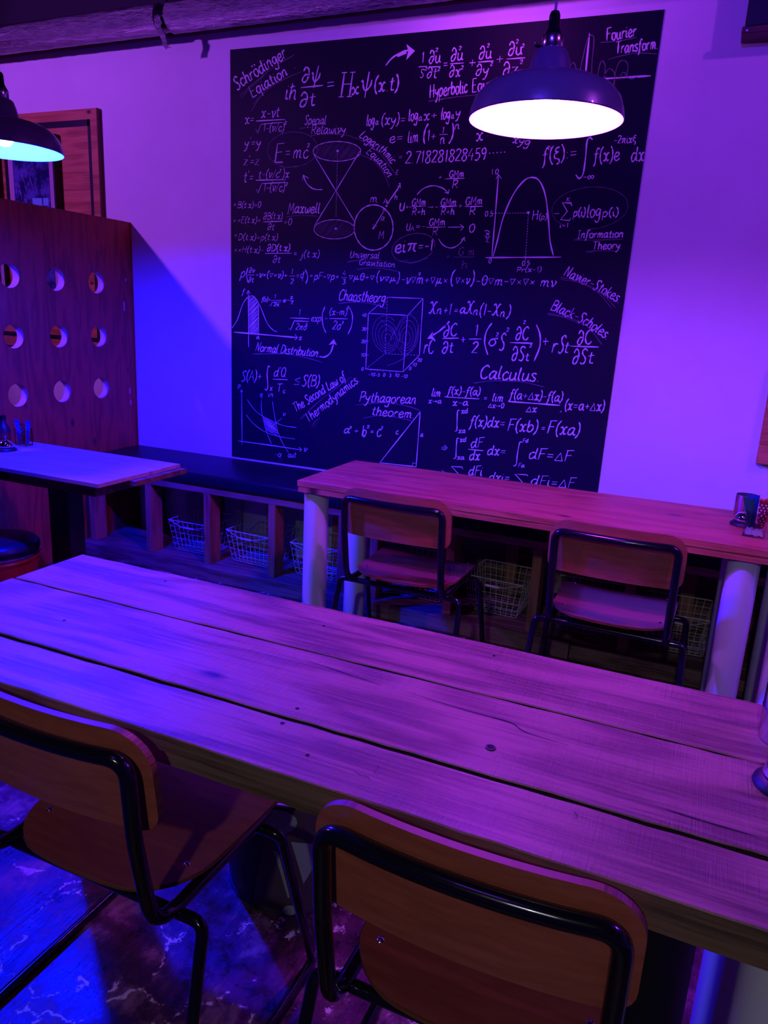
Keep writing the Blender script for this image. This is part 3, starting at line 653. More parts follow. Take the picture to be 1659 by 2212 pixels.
# ================================================================== pendant lamps
def lamp(name, label, x, y, z, colr, power, out=False):
    t_ = thing(name, label, 'lamp', (x, y, z), 0, 'enamel pendant lamps')
    outer = [(.1735, 0), (.1755, .002), (.172, .022), (.163, .045), (.146, .064), (.115, .079), (.085, .086), (.062, .0885), (.052, .092), (.0475, .105), (.042, .125), (.036, .141), (.031, .146), (.022, .148)]
    sh_ = latheo('shade', outer, M['shadeout'], t_, 64, smooth=45)
    inner = [(.1735, 0), (.1700, .022), (.161, .044), (.144, .062), (.113, .077), (.080, .084), (.050, .089), (.0, .091)]
    latheo('shade_lining', inner, M['shadein'], sh_, 64, smooth=60)['label'] = 'white enamel inside of the shade'
    bmat = mat(name + '_bulb', (.9, .9, .9), .4, emit=colr, es=power)
    latheo('bulb', [(0, .010), (.012, .0125), (.022, .019), (.028, .030), (.029, .041), (.025, .054), (.017, .068), (.013, .085)], bmat, t_, 24, smooth=80)
    sc_ = latheo('socket_cap', [(.022, .1481), (.0235, .150), (.0235, .172), (.021, .175)], M['steel'], t_, 24)
    latheo('cord_grip', [(.021, .1751), (.019, .178), (.013, .190), (.012, .214), (.009, .222), (.004, .224)], M['blackmetal'], t_, 20)
    tubeo('wing_screw', [(-.022, -.01, .152), (-.034, -.014, .153), (-.034, -.014, .160)], .0035, M['blackmetal'], sc_, 8)
    top = ZC - z
    tubeo('cord', catmull([(0, 0, .222), (.003, 0, .30), (.010, 0, .42), (.016, 0, .8), (.016, 0, top - .02)], 6), .0032, M['cable'], t_, 8)
    latheo('ceiling_rose', [(.0, top - .022), (.045, top - .02), (.05, top)], M['blackmetal'], t_, 24, (.016, 0, 0))
    return t_
lamp('pendant_lamp', 'black enamel pendant lamp glowing pink-white in front of the blackboard', -.443, 1.86, 1.822, *PINK_LAMP)
lamp('pendant_lamp', 'black enamel pendant lamp glowing cyan-white, cut off at the left edge', -2.168, 1.86, 1.822, *BLUE_LAMP)
lamp('pendant_lamp', 'third pendant lamp of the row, over the right-hand table', 1.282, 1.86, 1.822, *VIOLET_LAMP)
# ================================================================== small things
def bell(x, y, label):
    t_ = thing('call_bell', label, 'call bell', (x, y, TZ + .0011), 0, 'call bells on the tables')
    latheo('base', [(.042, 0), (.043, .002), (.041, .008), (.034, .013), (.030, .015), (0, .015)], M['matblack'], t_, 32, cap0=True)
    latheo('dome', [(.031, .017), (.0315, .019), (.029, .030), (.022, .040), (.012, .045), (.004, .0465), (0, .0465)], M['chrome'], t_, 32)
    latheo('button', [(.003, .0466), (.003, .056), (.0055, .058), (.0055, .061), (.003, .0635), (0, .064)], M['chrome'], t_, 16)
    return t_
def dots_packet(parent_thing, name, x, y, z0, w, h, lean, m, dots=True, rz=0, flare=1.35, label=None, loc=(0, 0, 0)):
    pk = thing(name, label, 'packet', (loc[0] + x, loc[1] + y, loc[2] + z0), rz, 'wrapped packets in the clear holders')
    bm = bmesh.new(); rows = []; n = 8
    for j in range(n + 1):
        v = j / n; ww = w / 2 * (.55 + (flare - .55) * v); th = .006 * (1 - v) + .0012 + .003 * math.sin(v * 3)
        rows.append([bm.verts.new((lean * h * v + ww * (-1 + 2 * i / 6), -th * (1 - abs(-1 + 2 * i / 6)) , h * v + .004 * math.sin(i * 2.1 + j) * (v > .9))) for i in range(7)] +
                    [bm.verts.new((lean * h * v + ww * (1 - 2 * i / 6), th * (1 - abs(1 - 2 * i / 6)) + .0006, h * v + .004 * math.sin(i * 2.1 + j) * (v > .9))) for i in range(7)])
    for A, B in zip(rows, rows[1:]):
        for k in range(14): bm.faces.new((A[k], A[(k + 1) % 14], B[(k + 1) % 14], B[k]))
    bm.faces.new(rows[0][::-1]); bm.faces.new(rows[-1])
    wr_ = obj('wrapper', bm, m, pk, smooth=40)
    if dots:
        bm = bmesh.new()
        for j in range(1, int(h / .0085)):
            v = j * .0085 / h; ww = w / 2 * (.55 + (flare - .55) * v); k = int(ww * 2 / .0095)
            for i in range(k):
                u = (i + .5 + (.25 if j % 2 else -.25)) / k * 2 - 1
                if abs(u) > .92: continue
                th = .006 * (1 - v) + .0012 + .003 * math.sin(v * 3)
                cx, cz, cy = lean * h * v + ww * u, h * v, -th * (1 - abs(u)) - .0009
                bm.faces.new([bm.verts.new((cx + .0023 * math.cos(a), cy, cz + .0023 * math.sin(a))) for a in [k2 * math.pi / 4 for k2 in range(8)]])
        o = obj('dot_print', bm, M['dots'], wr_, recalc=False); o['kind'] = 'stuff'
    return pk
def holder(x, y, w, d, h, label, rz=0):
    t_ = thing('clear_holder', label, 'holder', (x, y, TZ + .0011), rz, 'clear acrylic holders')
    T_ = .0025
    boxo('base_panel', (-w / 2, w / 2, -d / 2, d / 2, 0, T_), M['acrylic'], t_)
    for nm, b_ in (('side_panel', (-w / 2, -w / 2 + T_, -d / 2, d / 2, T_, h)), ('side_panel', (w / 2 - T_, w / 2, -d / 2, d / 2, T_, h)),
                   ('side_panel', (-w / 2 + T_, w / 2 - T_, -d / 2, -d / 2 + T_, T_, h)), ('side_panel', (-w / 2 + T_, w / 2 - T_, d / 2 - T_, d / 2, T_, h))):
        boxo(nm, b_, M['acrylic'], t_)
    return t_
def tissue(x, y, z, w, d, h, label, seed):
    rnd = random.Random(seed); bm = bmesh.new(); n = 9
    g = [[bm.verts.new((-w / 2 + w * i / n, -d / 2 + d * j / n, h * (.35 + .65 * rnd.random()) if 0 < i < n and 0 < j < n else h * rnd.uniform(0, .25))) for i in range(n + 1)] for j in range(n + 1)]
    for j in range(n):
        for i in range(n): bm.faces.new((g[j][i], g[j][i + 1], g[j + 1][i + 1], g[j + 1][i]))
    o = obj('crumpled_wrapper', bm, M['paper'], None, (x, y, z)); tag(o, label, 'wrapper'); o.modifiers.new('s', 'SOLIDIFY').thickness = .001
# right-hand set on the bench-side table
ZB = TZ + .0011
bell(.160, 2.715, 'call bell beside the steel cup on the bench-side table')
cp = thing('steel_cup', 'plain steel cup behind the call bell on the bench-side table', 'cup', (.165, 2.83, ZB))
latheo('cup_body', [(.030, 0), (.034, .003), (.038, .03), (.038, .082), (.0365, .082), (.0363, .03), (.030, .005), (0, .005)], M['steel'], cp, 32, cap0=True)
holder(.186, 2.585, .066, .055, .085, 'clear square holder with green and red packets at the right edge of the bench-side table', 0)
dots_packet(None, 'wrapped_packet', .172, 2.587, ZB + .027, .026, .092, -.18, M['green'], False, .1, label='green foil packet in the right-hand clear holder')
dots_packet(None, 'wrapped_packet', .178, 2.600, ZB + .027, .028, .100, -.10, M['navy'], False, .1, label='blue foil packet behind the green one')
dots_packet(None, 'wrapped_packet', .199, 2.578, ZB + .027, .028, .088, .06, M['dkred'], True, 0, label='dark red packet with white dots in the right-hand holder')
dots_packet(None, 'wrapped_packet', .204, 2.594, ZB + .027, .030, .092, .05, M['red'], False, 0, label='bright red packet behind the dotted one')
tissue(.186, 2.585, ZB + .0028, .052, .042, .022, 'crumpled wrappers at the bottom of the right-hand clear holder', 3)
# left-hand set on the left table
bell(-2.668, 2.185, 'call bell on the left table near the partition')
holder(-2.715, 2.318, .060, .040, .075, 'clear square holder with dotted packets on the left table', 0)
dots_packet(None, 'wrapped_packet', -2.733, 2.312, ZB + .008, .022, .100, -.12, M['navy'], True, 0, label='blue packet with white dots, leftmost in the left holder')
dots_packet(None, 'wrapped_packet', -2.716, 2.316, ZB + .008, .022, .085, .0, M['dkred'], True, 0, label='red packet with white dots in the middle of the left holder')
dots_packet(None, 'wrapped_packet', -2.700, 2.322, ZB + .008, .022, .098, .12, M['navy'], True, 0, label='violet-looking packet with white dots, rightmost in the left holder')
bt = thing('dark_bottle', 'dark sauce bottle at the left edge behind the call bell', 'bottle', (-2.745, 2.245, ZB))
latheo('bottle_body', [(.024, 0), (.026, .004), (.026, .075), (.020, .092), (.012, .102), (.012, .118)], M['matblack'], bt, 28, cap0=True, cap1=True)
latheo('cap', [(.014, .1181), (.014, .134), (.0, .136)], M['blackmetal'], bt, 24)
latheo('paper_label', [(.0264, .02), (.0264, .06)], M['dkred'], bt, 28)['label'] = 'small dark red label'
# right edge of the foreground table
cn = thing('steel_canister', 'round brushed steel canister at the right edge of the foreground table', 'canister', (.188, 1.235, ZB - .0005))
latheo('canister_body', [(.040, 0), (.0415, .002), (.0415, .050), (.0425, .052), (.0415, .054), (.0415, .092), (.0425, .094), (.040, .094), (.040, .004), (0, .004)], M['steel'], cn, 40, cap0=True)
latheo('contents', [(0, .060), (.0395, .058)], M['matblack'], cn, 24)
bell(.176, 1.088, 'call bell at the right edge of the foreground table')
# ------------------------------------------------------------------ printed storage bin under the foreground table
bn = thing('printed_storage_bin', 'round grey storage bin with pale triangle and circle print under the foreground table', 'bin', (-.80, 1.40, 0))
def binr(z): return .155 + .045 * z / .34
bm = bmesh.new(); seg = 56; rings = []
for j in range(13):
    z = .34 * j / 12; rings.append([bm.verts.new((binr(z) * math.cos(6.28318 * k / seg), binr(z) * math.sin(6.28318 * k / seg), z + (.012 * math.sin(2 * 6.28318 * k / seg) * (j / 12) ** 3))) for k in range(seg)])
for A, B in zip(rings, rings[1:]):
    for k in range(seg): bm.faces.new((A[k], A[(k + 1) % seg], B[(k + 1) % seg], B[k]))
bm.faces.new(rings[0][::-1]); o = obj('bin_body', bm, M['bin'], bn, smooth=40); o.modifiers.new('s', 'SOLIDIFY').thickness = .004
tubeo('rim_piping', [(binr(.34) * 1.01 * math.cos(6.28318 * k / 40), binr(.34) * 1.01 * math.sin(6.28318 * k / 40), .341 + .012 * math.sin(2 * 6.28318 * k / 40)) for k in range(40)], .003, M['paper'], bn, 8, True)
tubeo('base_piping', [(binr(0) * 1.01 * math.cos(6.28318 * k / 40), binr(0) * 1.01 * math.sin(6.28318 * k / 40), .004) for k in range(40)], .003, M['binblue'], bn, 6, True)
def binpatch(name, pts, m, sub=6, off=.0035):
    """flat print wrapped on the bin: fan of pts (angle deg, z)"""
    bm = bmesh.new(); c = (sum(p[0] for p in pts) / len(pts), sum(p[1] for p in pts) / len(pts))
    def W(a, z): r = binr(z) + off; a = math.radians(a); return bm.verts.new((r * math.cos(a), r * math.sin(a), z))
    n = len(pts)
    for i in range(n):
        a, b2 = pts[i], pts[(i + 1) % n]; prev = None
        for s in range(sub):
            t0, t1 = s / sub, (s + 1) / sub
            l = lambda p, q, t_: (p[0] + (q[0] - p[0]) * t_, p[1] + (q[1] - p[1]) * t_)
            for u in range(sub):
                u0, u1 = u / sub, (u + 1) / sub
                q = [l(c, l(a, b2, t0), u0), l(c, l(a, b2, t0), u1), l(c, l(a, b2, t1), u1), l(c, l(a, b2, t1), u0)]
                if u == 0: q = q[1:]
                bm.faces.new([W(*p) for p in q])
    bmesh.ops.remove_doubles(bm, verts=bm.verts, dist=1e-5)
    return obj(name, bm, m, bn)
binpatch('triangle_print', [(-52, .10), (-35, .21), (-62, .23)], M['binlight'])
binpatch('circle_print', [(-72 + 14 * math.cos(k), .285 + .035 * math.sin(k)) for k in [i * math.pi / 8 for i in range(16)]], M['binlight'])
binpatch('band_print', [(-108, .01), (-98, .01), (-78, .27), (-92, .30)], M['binblue'])
binpatch('dot_print', [(-62 + 6 * math.cos(k), .02 + .016 * math.sin(k)) for k in [i * math.pi / 8 for i in range(16)]], M['binlight'])
binpatch('stripe_print', [(-74, .20), (-71, .20), (-62, .06), (-64, .06)], M['binlight'])
# ================================================================== black board with chalk writing
BY = WY - .004
board = thing('blackboard', 'huge black board covered in white handwritten physics and maths formulas on the wall', 'blackboard', (-1.43, WY, 1.6))
def wallpt(px, py, y=BY):
    """a point of the board (measured from the photo) as x, z on the wall plane"""
    d = RM @ Vector(((px - IW / 2) / FPX, -(py - IH / 2) / FPX, -1)); k = y / d.y
    return (d.x * k, CAM.z + d.z * k)
bm = bmesh.new()
cor = [(-2.453, 2.622), (-.395, 2.599), (-.4195, .560), (-2.448, .560)]
f0 = [bm.verts.new((x + 1.43, BY - WY, z - 1.6)) for x, z in cor]; f1 = [bm.verts.new((x + 1.43, -.0005, z - 1.6)) for x, z in cor]
bm.faces.new(f0); bm.faces.new(f1[::-1])
for k in range(4): bm.faces.new((f0[k], f0[(k + 1) % 4], f1[(k + 1) % 4], f1[k]))
obj('board_panel', bm, M['board'], board)
bm = bmesh.new(); box(bm, -1.02, 1.01, BY - WY - .0004, BY - WY, -.2055, -.2045); obj('panel_seam', bm, M['inlay'], board)
# ---- single-stroke handwriting, cap height 10; each glyph: advance | strokes ('!' = straight)
G = {}
def g(ch, s): 
    adv, st = s.split('|'); L_ = []
    for q in st.split(';'):
        q = q.strip(); straight = q.startswith('!'); q = q.lstrip('!')
        L_.append((straight, [tuple(float(v) for v in p.split(',')) for p in q.split()]))
    G[ch] = (float(adv), L_)
for ch, s in {
'a': '6.2|4.8,5.4 3.2,6 1.3,4.6 .6,2.2 1.5,.2 3.2,1 4.6,4;4.9,6 4.5,2 5.2,.2 6.2,.9',
'b': '5.8|1.2,10 .9,5 .8,.4;.9,3.5 2.6,6 4.6,5 4.8,2.4 3.1,.1 .8,.8',
'c': '5|4.4,4.9 3,6 1.2,4.6 .7,2.2 1.7,.1 3.4,.3 4.7,1.6',
'd': '6.4|4.6,5 3,6 1.2,4.8 .6,2.4 1.5,.1 3.3,.8 4.7,3.4;5.2,10 4.8,5 4.8,1 6,.4',
'e': '5.4|.9,2.8 3.6,3.2 4.3,5 2.8,6 1.1,4.4 .7,2 1.9,.1 3.7,.3 5,1.6',
'f': '4.6|4.8,9 3.6,10 2.3,8.4 1.9,4 1.4,-1 .1,-3.2;!.4,5.8 4,6',
'g': '5.8|4.6,5.2 3,6 1.2,5 .7,3 1.7,1.2 3.4,1.8 4.6,4.6;4.8,6 4.5,0 3.4,-3.5 1.2,-3.6 .4,-2.2',
'h': '5.6|1.2,10 .9,5 .8,0;.9,3.4 2.6,5.9 4.1,5 4.1,1.2 5.2,.2',
'i': '2.8|1,6 .9,2 1.3,.2 2.4,.8;!1.3,8.4 1.5,7.9',
'j': '3.6|2.4,6 2.3,0 1.3,-3.4 -.4,-3;!2.7,8.5 2.9,8',
'k': '5.4|!1.2,10 .8,0;4.2,6 1.2,3;1.6,3.4 3,1.2 5,.2',
'l': '3|1.4,10 .9,4 1.1,.6 2.4,.6',
'm': '7.6|!.9,6 .7,0;.9,3.6 2.2,5.9 3.3,5 3.1,0;3.3,3.8 4.7,5.9 5.9,5 5.8,1 7,.4',
'n': '5.6|!.9,6 .7,0;.9,3.6 2.6,6 4.1,5 4,1 5.2,.4',
'o': '5.4|2.9,6 1.1,5 .6,2.8 1.6,.3 3.4,.2 4.7,2.5 4.3,5 2.9,6',
'p': '5.6|!1,6 .3,-4;.9,4 2.5,6.2 4.4,5 4.3,2 2.6,0 .8,.8',
'q': '5.8|4.6,5.2 3,6 1.2,5 .7,2.4 1.9,.2 3.6,1 4.6,4;!4.8,6 4.2,-4',
'r': '4.4|!.9,6 .7,0;.9,3.4 2.3,5.8 3.9,5.4',
's': '4.8|4.2,5.2 2.7,6 1.2,5 2.3,3.3 4,1.8 2.9,.1 .8,.3 .4,1.3',
't': '4.4|2.3,8.8 1.8,3 2.1,.4 3.8,.6;!.3,6 4,6.3',
'u': '5.8|.9,6 .7,1.5 2.1,.1 3.9,1.8 4.4,6;4.4,5 4.4,.9 5.6,.4',
'v': '5|.5,5.2 1.4,6 1.8,3 1.9,.2 3.7,2.6 4.5,5.2 3.5,6.2',
'w': '7|.8,6 1,1.6 2.3,.2 3.4,2.6 3.7,4.6;3.6,2.4 4.6,.2 6,2.4 6.2,6',
'x': '5.6|.4,5 1.5,6 2.7,3 3.7,.2 5,1;5,5.4 4,6 2.7,3 1.5,.1 .4,.8',
'y': '5.6|.7,6 1.2,3 2.9,2.3 4,4;4.9,6 4,1.5 2.2,-3 .4,-3.4',
'z': '5.4|!.6,6 4.6,6 .5,.2 4.9,.2',
'A': '6.6|!.2,0 3.4,10 5.8,0;!1.4,3.6 5,3.8',
'B': '6.6|!1.2,10 .8,0;1,10 4.6,9.8 4.8,6.6 1.2,5.4;1.2,5.4 5.4,4.8 5.2,.8 .6,0',
'C': '6.4|5.8,8.4 4.2,10 1.6,8 .7,4 2,.4 4.2,.2 5.8,1.8',
'D': '6.8|!1.3,10 .8,0;.8,10 4.6,9.2 6,5 4,.8 .6,0',
'E': '6|!1.2,10 .8,0;!.9,10 5.2,10.2;!1,5.3 4.4,5.5;!.7,0 5.2,0',
'F': '5.8|!1.4,10 .8,0;!.8,9.8 5.8,10.3;!1.2,5.3 4.6,5.6',
'G': '6.6|5.6,8.4 4,10 1.6,8 .7,4 2,.4 4,.2 5.4,2 5.6,4.4;!3.6,4.4 6.2,4.4',
'H': '7.2|!1.4,10 .9,0;!6,10 5.6,0;!1.2,5.2 5.8,5.4',
'I': '4.4|!2.2,10 2,0;!.6,10 3.8,10;!.4,0 3.6,0',
'K': '6.2|!1.2,10 .8,0;!5.4,10 1.2,4.6;!2,5.6 5.6,0',
'L': '5.4|1.8,10 1,5 .7,.6;.4,.2 2.6,.2 5.2,.8',
'M': '8|!.8,0 1.4,10;!1.4,10 3.6,3 6.2,10;!6.2,10 6.6,0;!.2,0 1.6,0;!5.8,0 7.4,0',
'N': '7|!.9,0 1.4,10;!1.4,10 5,0;!5,0 5.8,10.4',
'P': '6|!1.4,10 .9,0;.6,9.6 4.4,10.2 5.4,7.4 4,5 1.2,4.6',
'Q': '7|3.4,10 1.2,8 .7,4 2.2,.3 4.6,.8 5.8,5 4.8,9 3.2,10;!3.8,2.4 6.4,-.6',
'R': '6.4|!1.3,10 .8,0;.8,9.8 4.4,10.2 5.2,7.4 3.8,5.2 1.2,4.8;!2.6,5 5.8,0',
'S': '5.8|5.4,8.6 3.8,10.2 1.6,8.8 2,6.4 4,4 4.2,1.6 2.4,-.2 .4,.8',
'T': '6.4|!.3,9.8 6.4,10.2;!3.3,10 2.8,0',
'U': '6.4|1.2,10 .9,3 2.4,.2 4.8,1.6 5.4,10',
'V': '6|.4,9 1.4,10 2,5 2.6,.2 4.6,5 5.6,9.6',
'X': '7.4|.2,8.4 1.6,10 3.4,6 4.8,1 6.6,.4;6.6,9.4 5.4,10 3.4,5 1.6,.4 .2,1.4',
'0': '5.4|3,10 1.2,8 .8,4 1.8,.4 3.4,.4 4.8,4 4.4,8.6 3,10', '1': '3.6|!.8,8 2.2,10 2,0',
'2': '5.2|.8,8 2.2,10 4.2,9 4.2,6.6 .6,.3;!.6,.3 4.8,.4', '3': '5|.9,9 2.6,10 4.2,8.2 2.2,5.6;2.2,5.6 4.6,3.8 3.4,.6 .6,.6',
'4': '5.4|!3.2,10 .6,3.6 5,3.8;!3.9,6 3.6,0', '5': '5|!4.4,10 1.4,9.8 1.1,5.8;1.1,5.8 3.6,6 4.4,3 2.6,.2 .6,.8',
'7': '4.8|!.6,9.6 4.6,10 2.2,0', '8': '5.2|4.4,8.8 2.8,10 1.2,8.6 2.2,6 4.2,3.6 4,.8 2.2,0 .8,1.8 1.8,4.4 4.2,7 4.4,8.8',
'9': '5|4.4,7.6 3,10 1.2,8.6 1.2,6 3,5.2 4.4,7.6 3.8,3 3,0',
'(': '3.4|3.2,11 1.4,8 .9,4 1.4,.6 2.8,-2', ')': '3.4|.6,11 2,8 2.4,4 1.8,.6 .2,-2',
'+': '6|!.8,3.8 5,3.9;!2.9,6 2.8,1.6', '-': '5|!.8,3.8 4.2,3.9', '=': '6|!.8,5 4.8,5.1;!.7,2.8 4.7,2.9', '/': '4.4|!4,10 .4,-.6',
'.': '2.4|!.9,.5 1.3,.1', ',': '2.8|!1.6,1.2 1.8,.4 .8,-1.2', "'": '2|!1.2,10.5 .6,8.6', ':': '2.6|!1,5.2 1.3,4.8;!.9,1.4 1.2,1', ' ': '3.4|', ';': '2.6|!1,5.2 1.3,4.8;!1.2,1.2 .5,-.6',
'd_': '6|1,7.6 2.4,10.2 4.4,8.8 4.8,5 3.6,1.2 1.8,0 .6,1.8 1.6,4.4 3.4,5.4 4.8,4',
'ps': '7.4|.6,5.6 1.6,6 1.8,3 2.8,.4 4.6,1.2 6,3.4 6.4,6;!4.9,11 2.8,-4', 'na': '6|!.6,6.6 5,6.8 2.6,.8 .6,6.6',
'th': '5.6|3,10 1.2,8 .8,4 1.8,.4 3.4,.4 4.8,4 4.4,8.6 3,10;!1,5.2 4.6,5.4', 'mu': '7|.4,-3 1.2,2 1.8,6;1.6,2 2.6,.4 3.8,2.6 4.2,6;4.1,2.4 5,.6 6.4,1.4',
'pi': '6.6|.4,5 1.6,6 5.8,6;2.4,5.8 2,2.6 1,.2;4.5,5.8 4.2,1.2 5.6,.2', 'si': '6|5.8,6.2 3,6 1.1,4.6 .7,2 2,.1 4,1.2 4.4,3.8 3,6',
'xi': '5|4.2,9.6 1.8,9 1.4,7 3.6,6.4;3.2,6.4 .8,5 .8,2.4 3.6,1.2 3.8,-1 2,-2', 'De': '6.8|!.4,.2 3.6,7.4 5.8,.2 .4,.2', 'hb': '5.6|1.4,10 .9,5 .8,0;.9,3.4 2.6,5.9 4.1,5 4.1,1.2 5.2,.2;!.1,7.6 3.2,8.4',
'mul': '5.6|!1,5.4 4.2,1.8;!4.2,5.4 1,1.8', 'to': '8|!.4,3.8 6.8,3.8;!5,5.6 7,3.8 5,2', 'inf': '8|4,3.4 2.4,5.2 .8,4 1.4,1.6 3,2 4.8,4.8 6.6,5 7.2,3 5.6,1.6 4,3.4', 'rho': '5.6|.3,-4 1,3 1.6,5.6;1.2,4 2.6,6.2 4.4,5 4.3,2 2.6,0 1,.8', 'Hs': '9|!2,10 1.6,0;!6.6,10 6.2,0;!1.8,5.2 6.4,5.2;!.6,10 3.4,10;!5.2,10 8,10;!.2,0 3,0;!4.8,0 7.6,0', 'le': '6|!5,9 .8,6 5,3.2;!.6,1 5,1.2'
}.items(): g(ch, s)
ALIAS = {'∂': 'd_', 'ψ': 'ps', '∇': 'na', 'θ': 'th', 'μ': 'mu', 'π': 'pi', 'σ': 'si', 'ξ': 'xi', 'Δ': 'De', 'ħ': 'hb', '×': 'mul', '→': 'to', '∞': 'inf', 'ρ': 'rho', 'Ħ': 'Hs', '≤': 'le'}
rndc = random.Random(21)
class Chalk:
    def __init__(s, ox=0, oy=0, k=1, name='chalk_formula'):
        s.bm = bmesh.new(); s.ox, s.oy, s.k = ox, oy, k; s.name = name; s.cnt = 0
    def xf(s, p): return (s.ox + p[0] / s.k, s.oy + p[1] / s.k)
    def stroke(s, pts, w=3.0, smooth=True, closed=False, taper=True):
        """pts in photo pixels, w in photo pixels, drawn as a thin ribbon lying on the board"""
        P_ = [Vector((*p, 0)) for p in pts]
        if smooth and len(P_) > 2: P_ = catmull(P_, 5, closed)
        else:
            Q = []
            for a, b2 in zip(P_, P_[1:]):
                n = max(1, int((b2 - a).length / 12)); Q += [a + (b2 - a) * i / n for i in range(n)]
            P_ = Q + [P_[-1]]
        n = len(P_); W = w * .00096
        Q = [Vector((*wallpt(p.x, p.y), 0)) for p in P_]
        prev = None; ph = rndc.uniform(0, 6)
        s.cnt += 1; yo = -.0004 - (s.cnt % 7) * .00006
        for i in range(n):
            a = Q[i - 1] if i else Q[i]; b2 = Q[i + 1] if i < n - 1 else Q[i]
            t_ = (b2 - a)
            if t_.length < 1e-7: continue
            t_.normalize(); nn = Vector((-t_.y, t_.x, 0)); kk = .85 + .22 * math.sin(ph + i * .9) + rndc.uniform(-.07, .07)
            if taper and (i == 0 or i == n - 1): kk *= .55
            v = nn * W * kk
            q = [s.bm.verts.new((Q[i].x + 1.43 + sg * v.x, BY - WY + yo, Q[i].y - 1.6 + sg * v.y)) for sg in (-1, 1)]
            if prev: s.bm.faces.new((prev[0], q[0], q[1], prev[1]))
            prev = q
    def text(s, txt, x0, y0, x1, y1, h, w=None, slant=.16, name=None):
        a = s.xf((x0, y0)); b2 = s.xf((x1, y1)); h = h / s.k
        toks = [ALIAS.get(c, c) for c in txt]; tot = sum(G[c][0] for c in toks); d = Vector((b2[0] - a[0], b2[1] - a[1])); L_ = d.length; u = d / L_; up = Vector((u.y, -u.x)); sx = L_ / tot; sy = h / 10
        w = w or min(4.6, max(1.9, h * .115)); cx = 0
        for c in toks:
            adv, sts = G[c]; jy = rndc.uniform(-.25, .25)
            for straight, pts in sts:
                if not pts or len(pts) < 2: continue
                P_ = []
                for (x, y) in pts:
                    xx = (cx + x) * sx + slant * y * sy; yy = (y + jy) * sy
                    P_.append((a[0] + u.x * xx + up.x * yy, a[1] + u.y * xx + up.y * yy))
                s.stroke(P_, w, not straight)
            cx += adv
        return s
    def line(s, *p, w=3.0, smooth=False, closed=False): s.stroke([s.xf(q) for q in p], w, smooth, closed); return s
    def curve(s, *p, w=2.6, closed=False): s.stroke([s.xf(q) for q in p], w, True, closed); return s
    def dash(s, a, b2, n, w=2.2):
        for i in range(n):
            t0 = i / n; t1 = (i + .55) / n
            s.line((a[0] + (b2[0] - a[0]) * t0, a[1] + (b2[1] - a[1]) * t0), (a[0] + (b2[0] - a[0]) * t1, a[1] + (b2[1] - a[1]) * t1), w=w)
        return s
    def dot(s, x, y, r=4):
        X, Y = s.xf((x, y)); s.poly([((X + r * math.cos(a)), (Y + r * math.sin(a))) for a in [k2 * math.pi / 5 for k2 in range(10)]], px=True); return s
    def poly(s, pts, px=False):
        q = pts if px else [s.xf(p) for p in pts]
        s.cnt += 1; yo = -.0004 - (s.cnt % 7) * .00006
        V_ = []
        for p in q:
            x, z = wallpt(*p); V_.append(s.bm.verts.new((x + 1.43, BY - WY + yo, z - 1.6)))
        s.bm.faces.new(V_); return s
    def ell(s, cx, cy, rx, ry, w=2.2, a0=0, a1=6.2832, rot=0, n=22):
        P_ = []
        for i in range(n + 1):
            t_ = a0 + (a1 - a0) * i / n; x, y = rx * math.cos(t_), ry * math.sin(t_)
            P_.append((cx + x * math.cos(rot) - y * math.sin(rot), cy + x * math.sin(rot) + y * math.cos(rot)))
        s.curve(*P_, w=w); return s
    def hatch(s, poly, step, ang, w=1.6):
        """pencil-like hatching clipped to a polygon"""
        P_ = [s.xf(p) for p in poly]; ca, sa = math.cos(ang), math.sin(ang)
        rr = [(x * ca + y * sa, -x * sa + y * ca) for x, y in P_]; y0 = min(p[1] for p in rr); y1 = max(p[1] for p in rr); y = y0 + step / 2
        while y < y1:
            xs = []
            for a, b2 in zip(rr, rr[1:] + rr[:1]):
                if (a[1] - y) * (b2[1] - y) < 0: xs.append(a[0] + (b2[0] - a[0]) * (y - a[1]) / (b2[1] - a[1]))
            xs.sort()
            for a, b2 in zip(xs[::2], xs[1::2]):
                if b2 - a > 2: s.stroke([(x * ca - yy * sa, x * sa + yy * ca) for x, yy in ((a, y), (b2, y + rndc.uniform(-1, 1)))], w, False)
            y += step * rndc.uniform(.7, 1.3)
        return s
    def done(s, m='chalk', label=None):
        o = obj(s.name, s.bm, M[m], board, recalc=False)
        if label: o['label'] = label
        return o
def blk(which, name='chalk_formula'):
    o = {2: (480, 80, 3.95), 3: (880, 0, 2.9625), 4: (490, 400, 4.046), 5: (850, 350, 2.9105), 6: (490, 750, 3.858), 7: (900, 620, 3.318), 0: (0, 0, 1)}[which]
    return Chalk(*o, name=name)
def word(b_, txt, *a, unders=(), **k):
    c = blk(b_, 'chalk_heading'); c.text(txt, *a, **k); c.done()
    if unders:
        c = blk(b_, 'chalk_underline')
        for u_ in unders: c.curve(*u_, w=1.5)
        c.done('chalkdim')
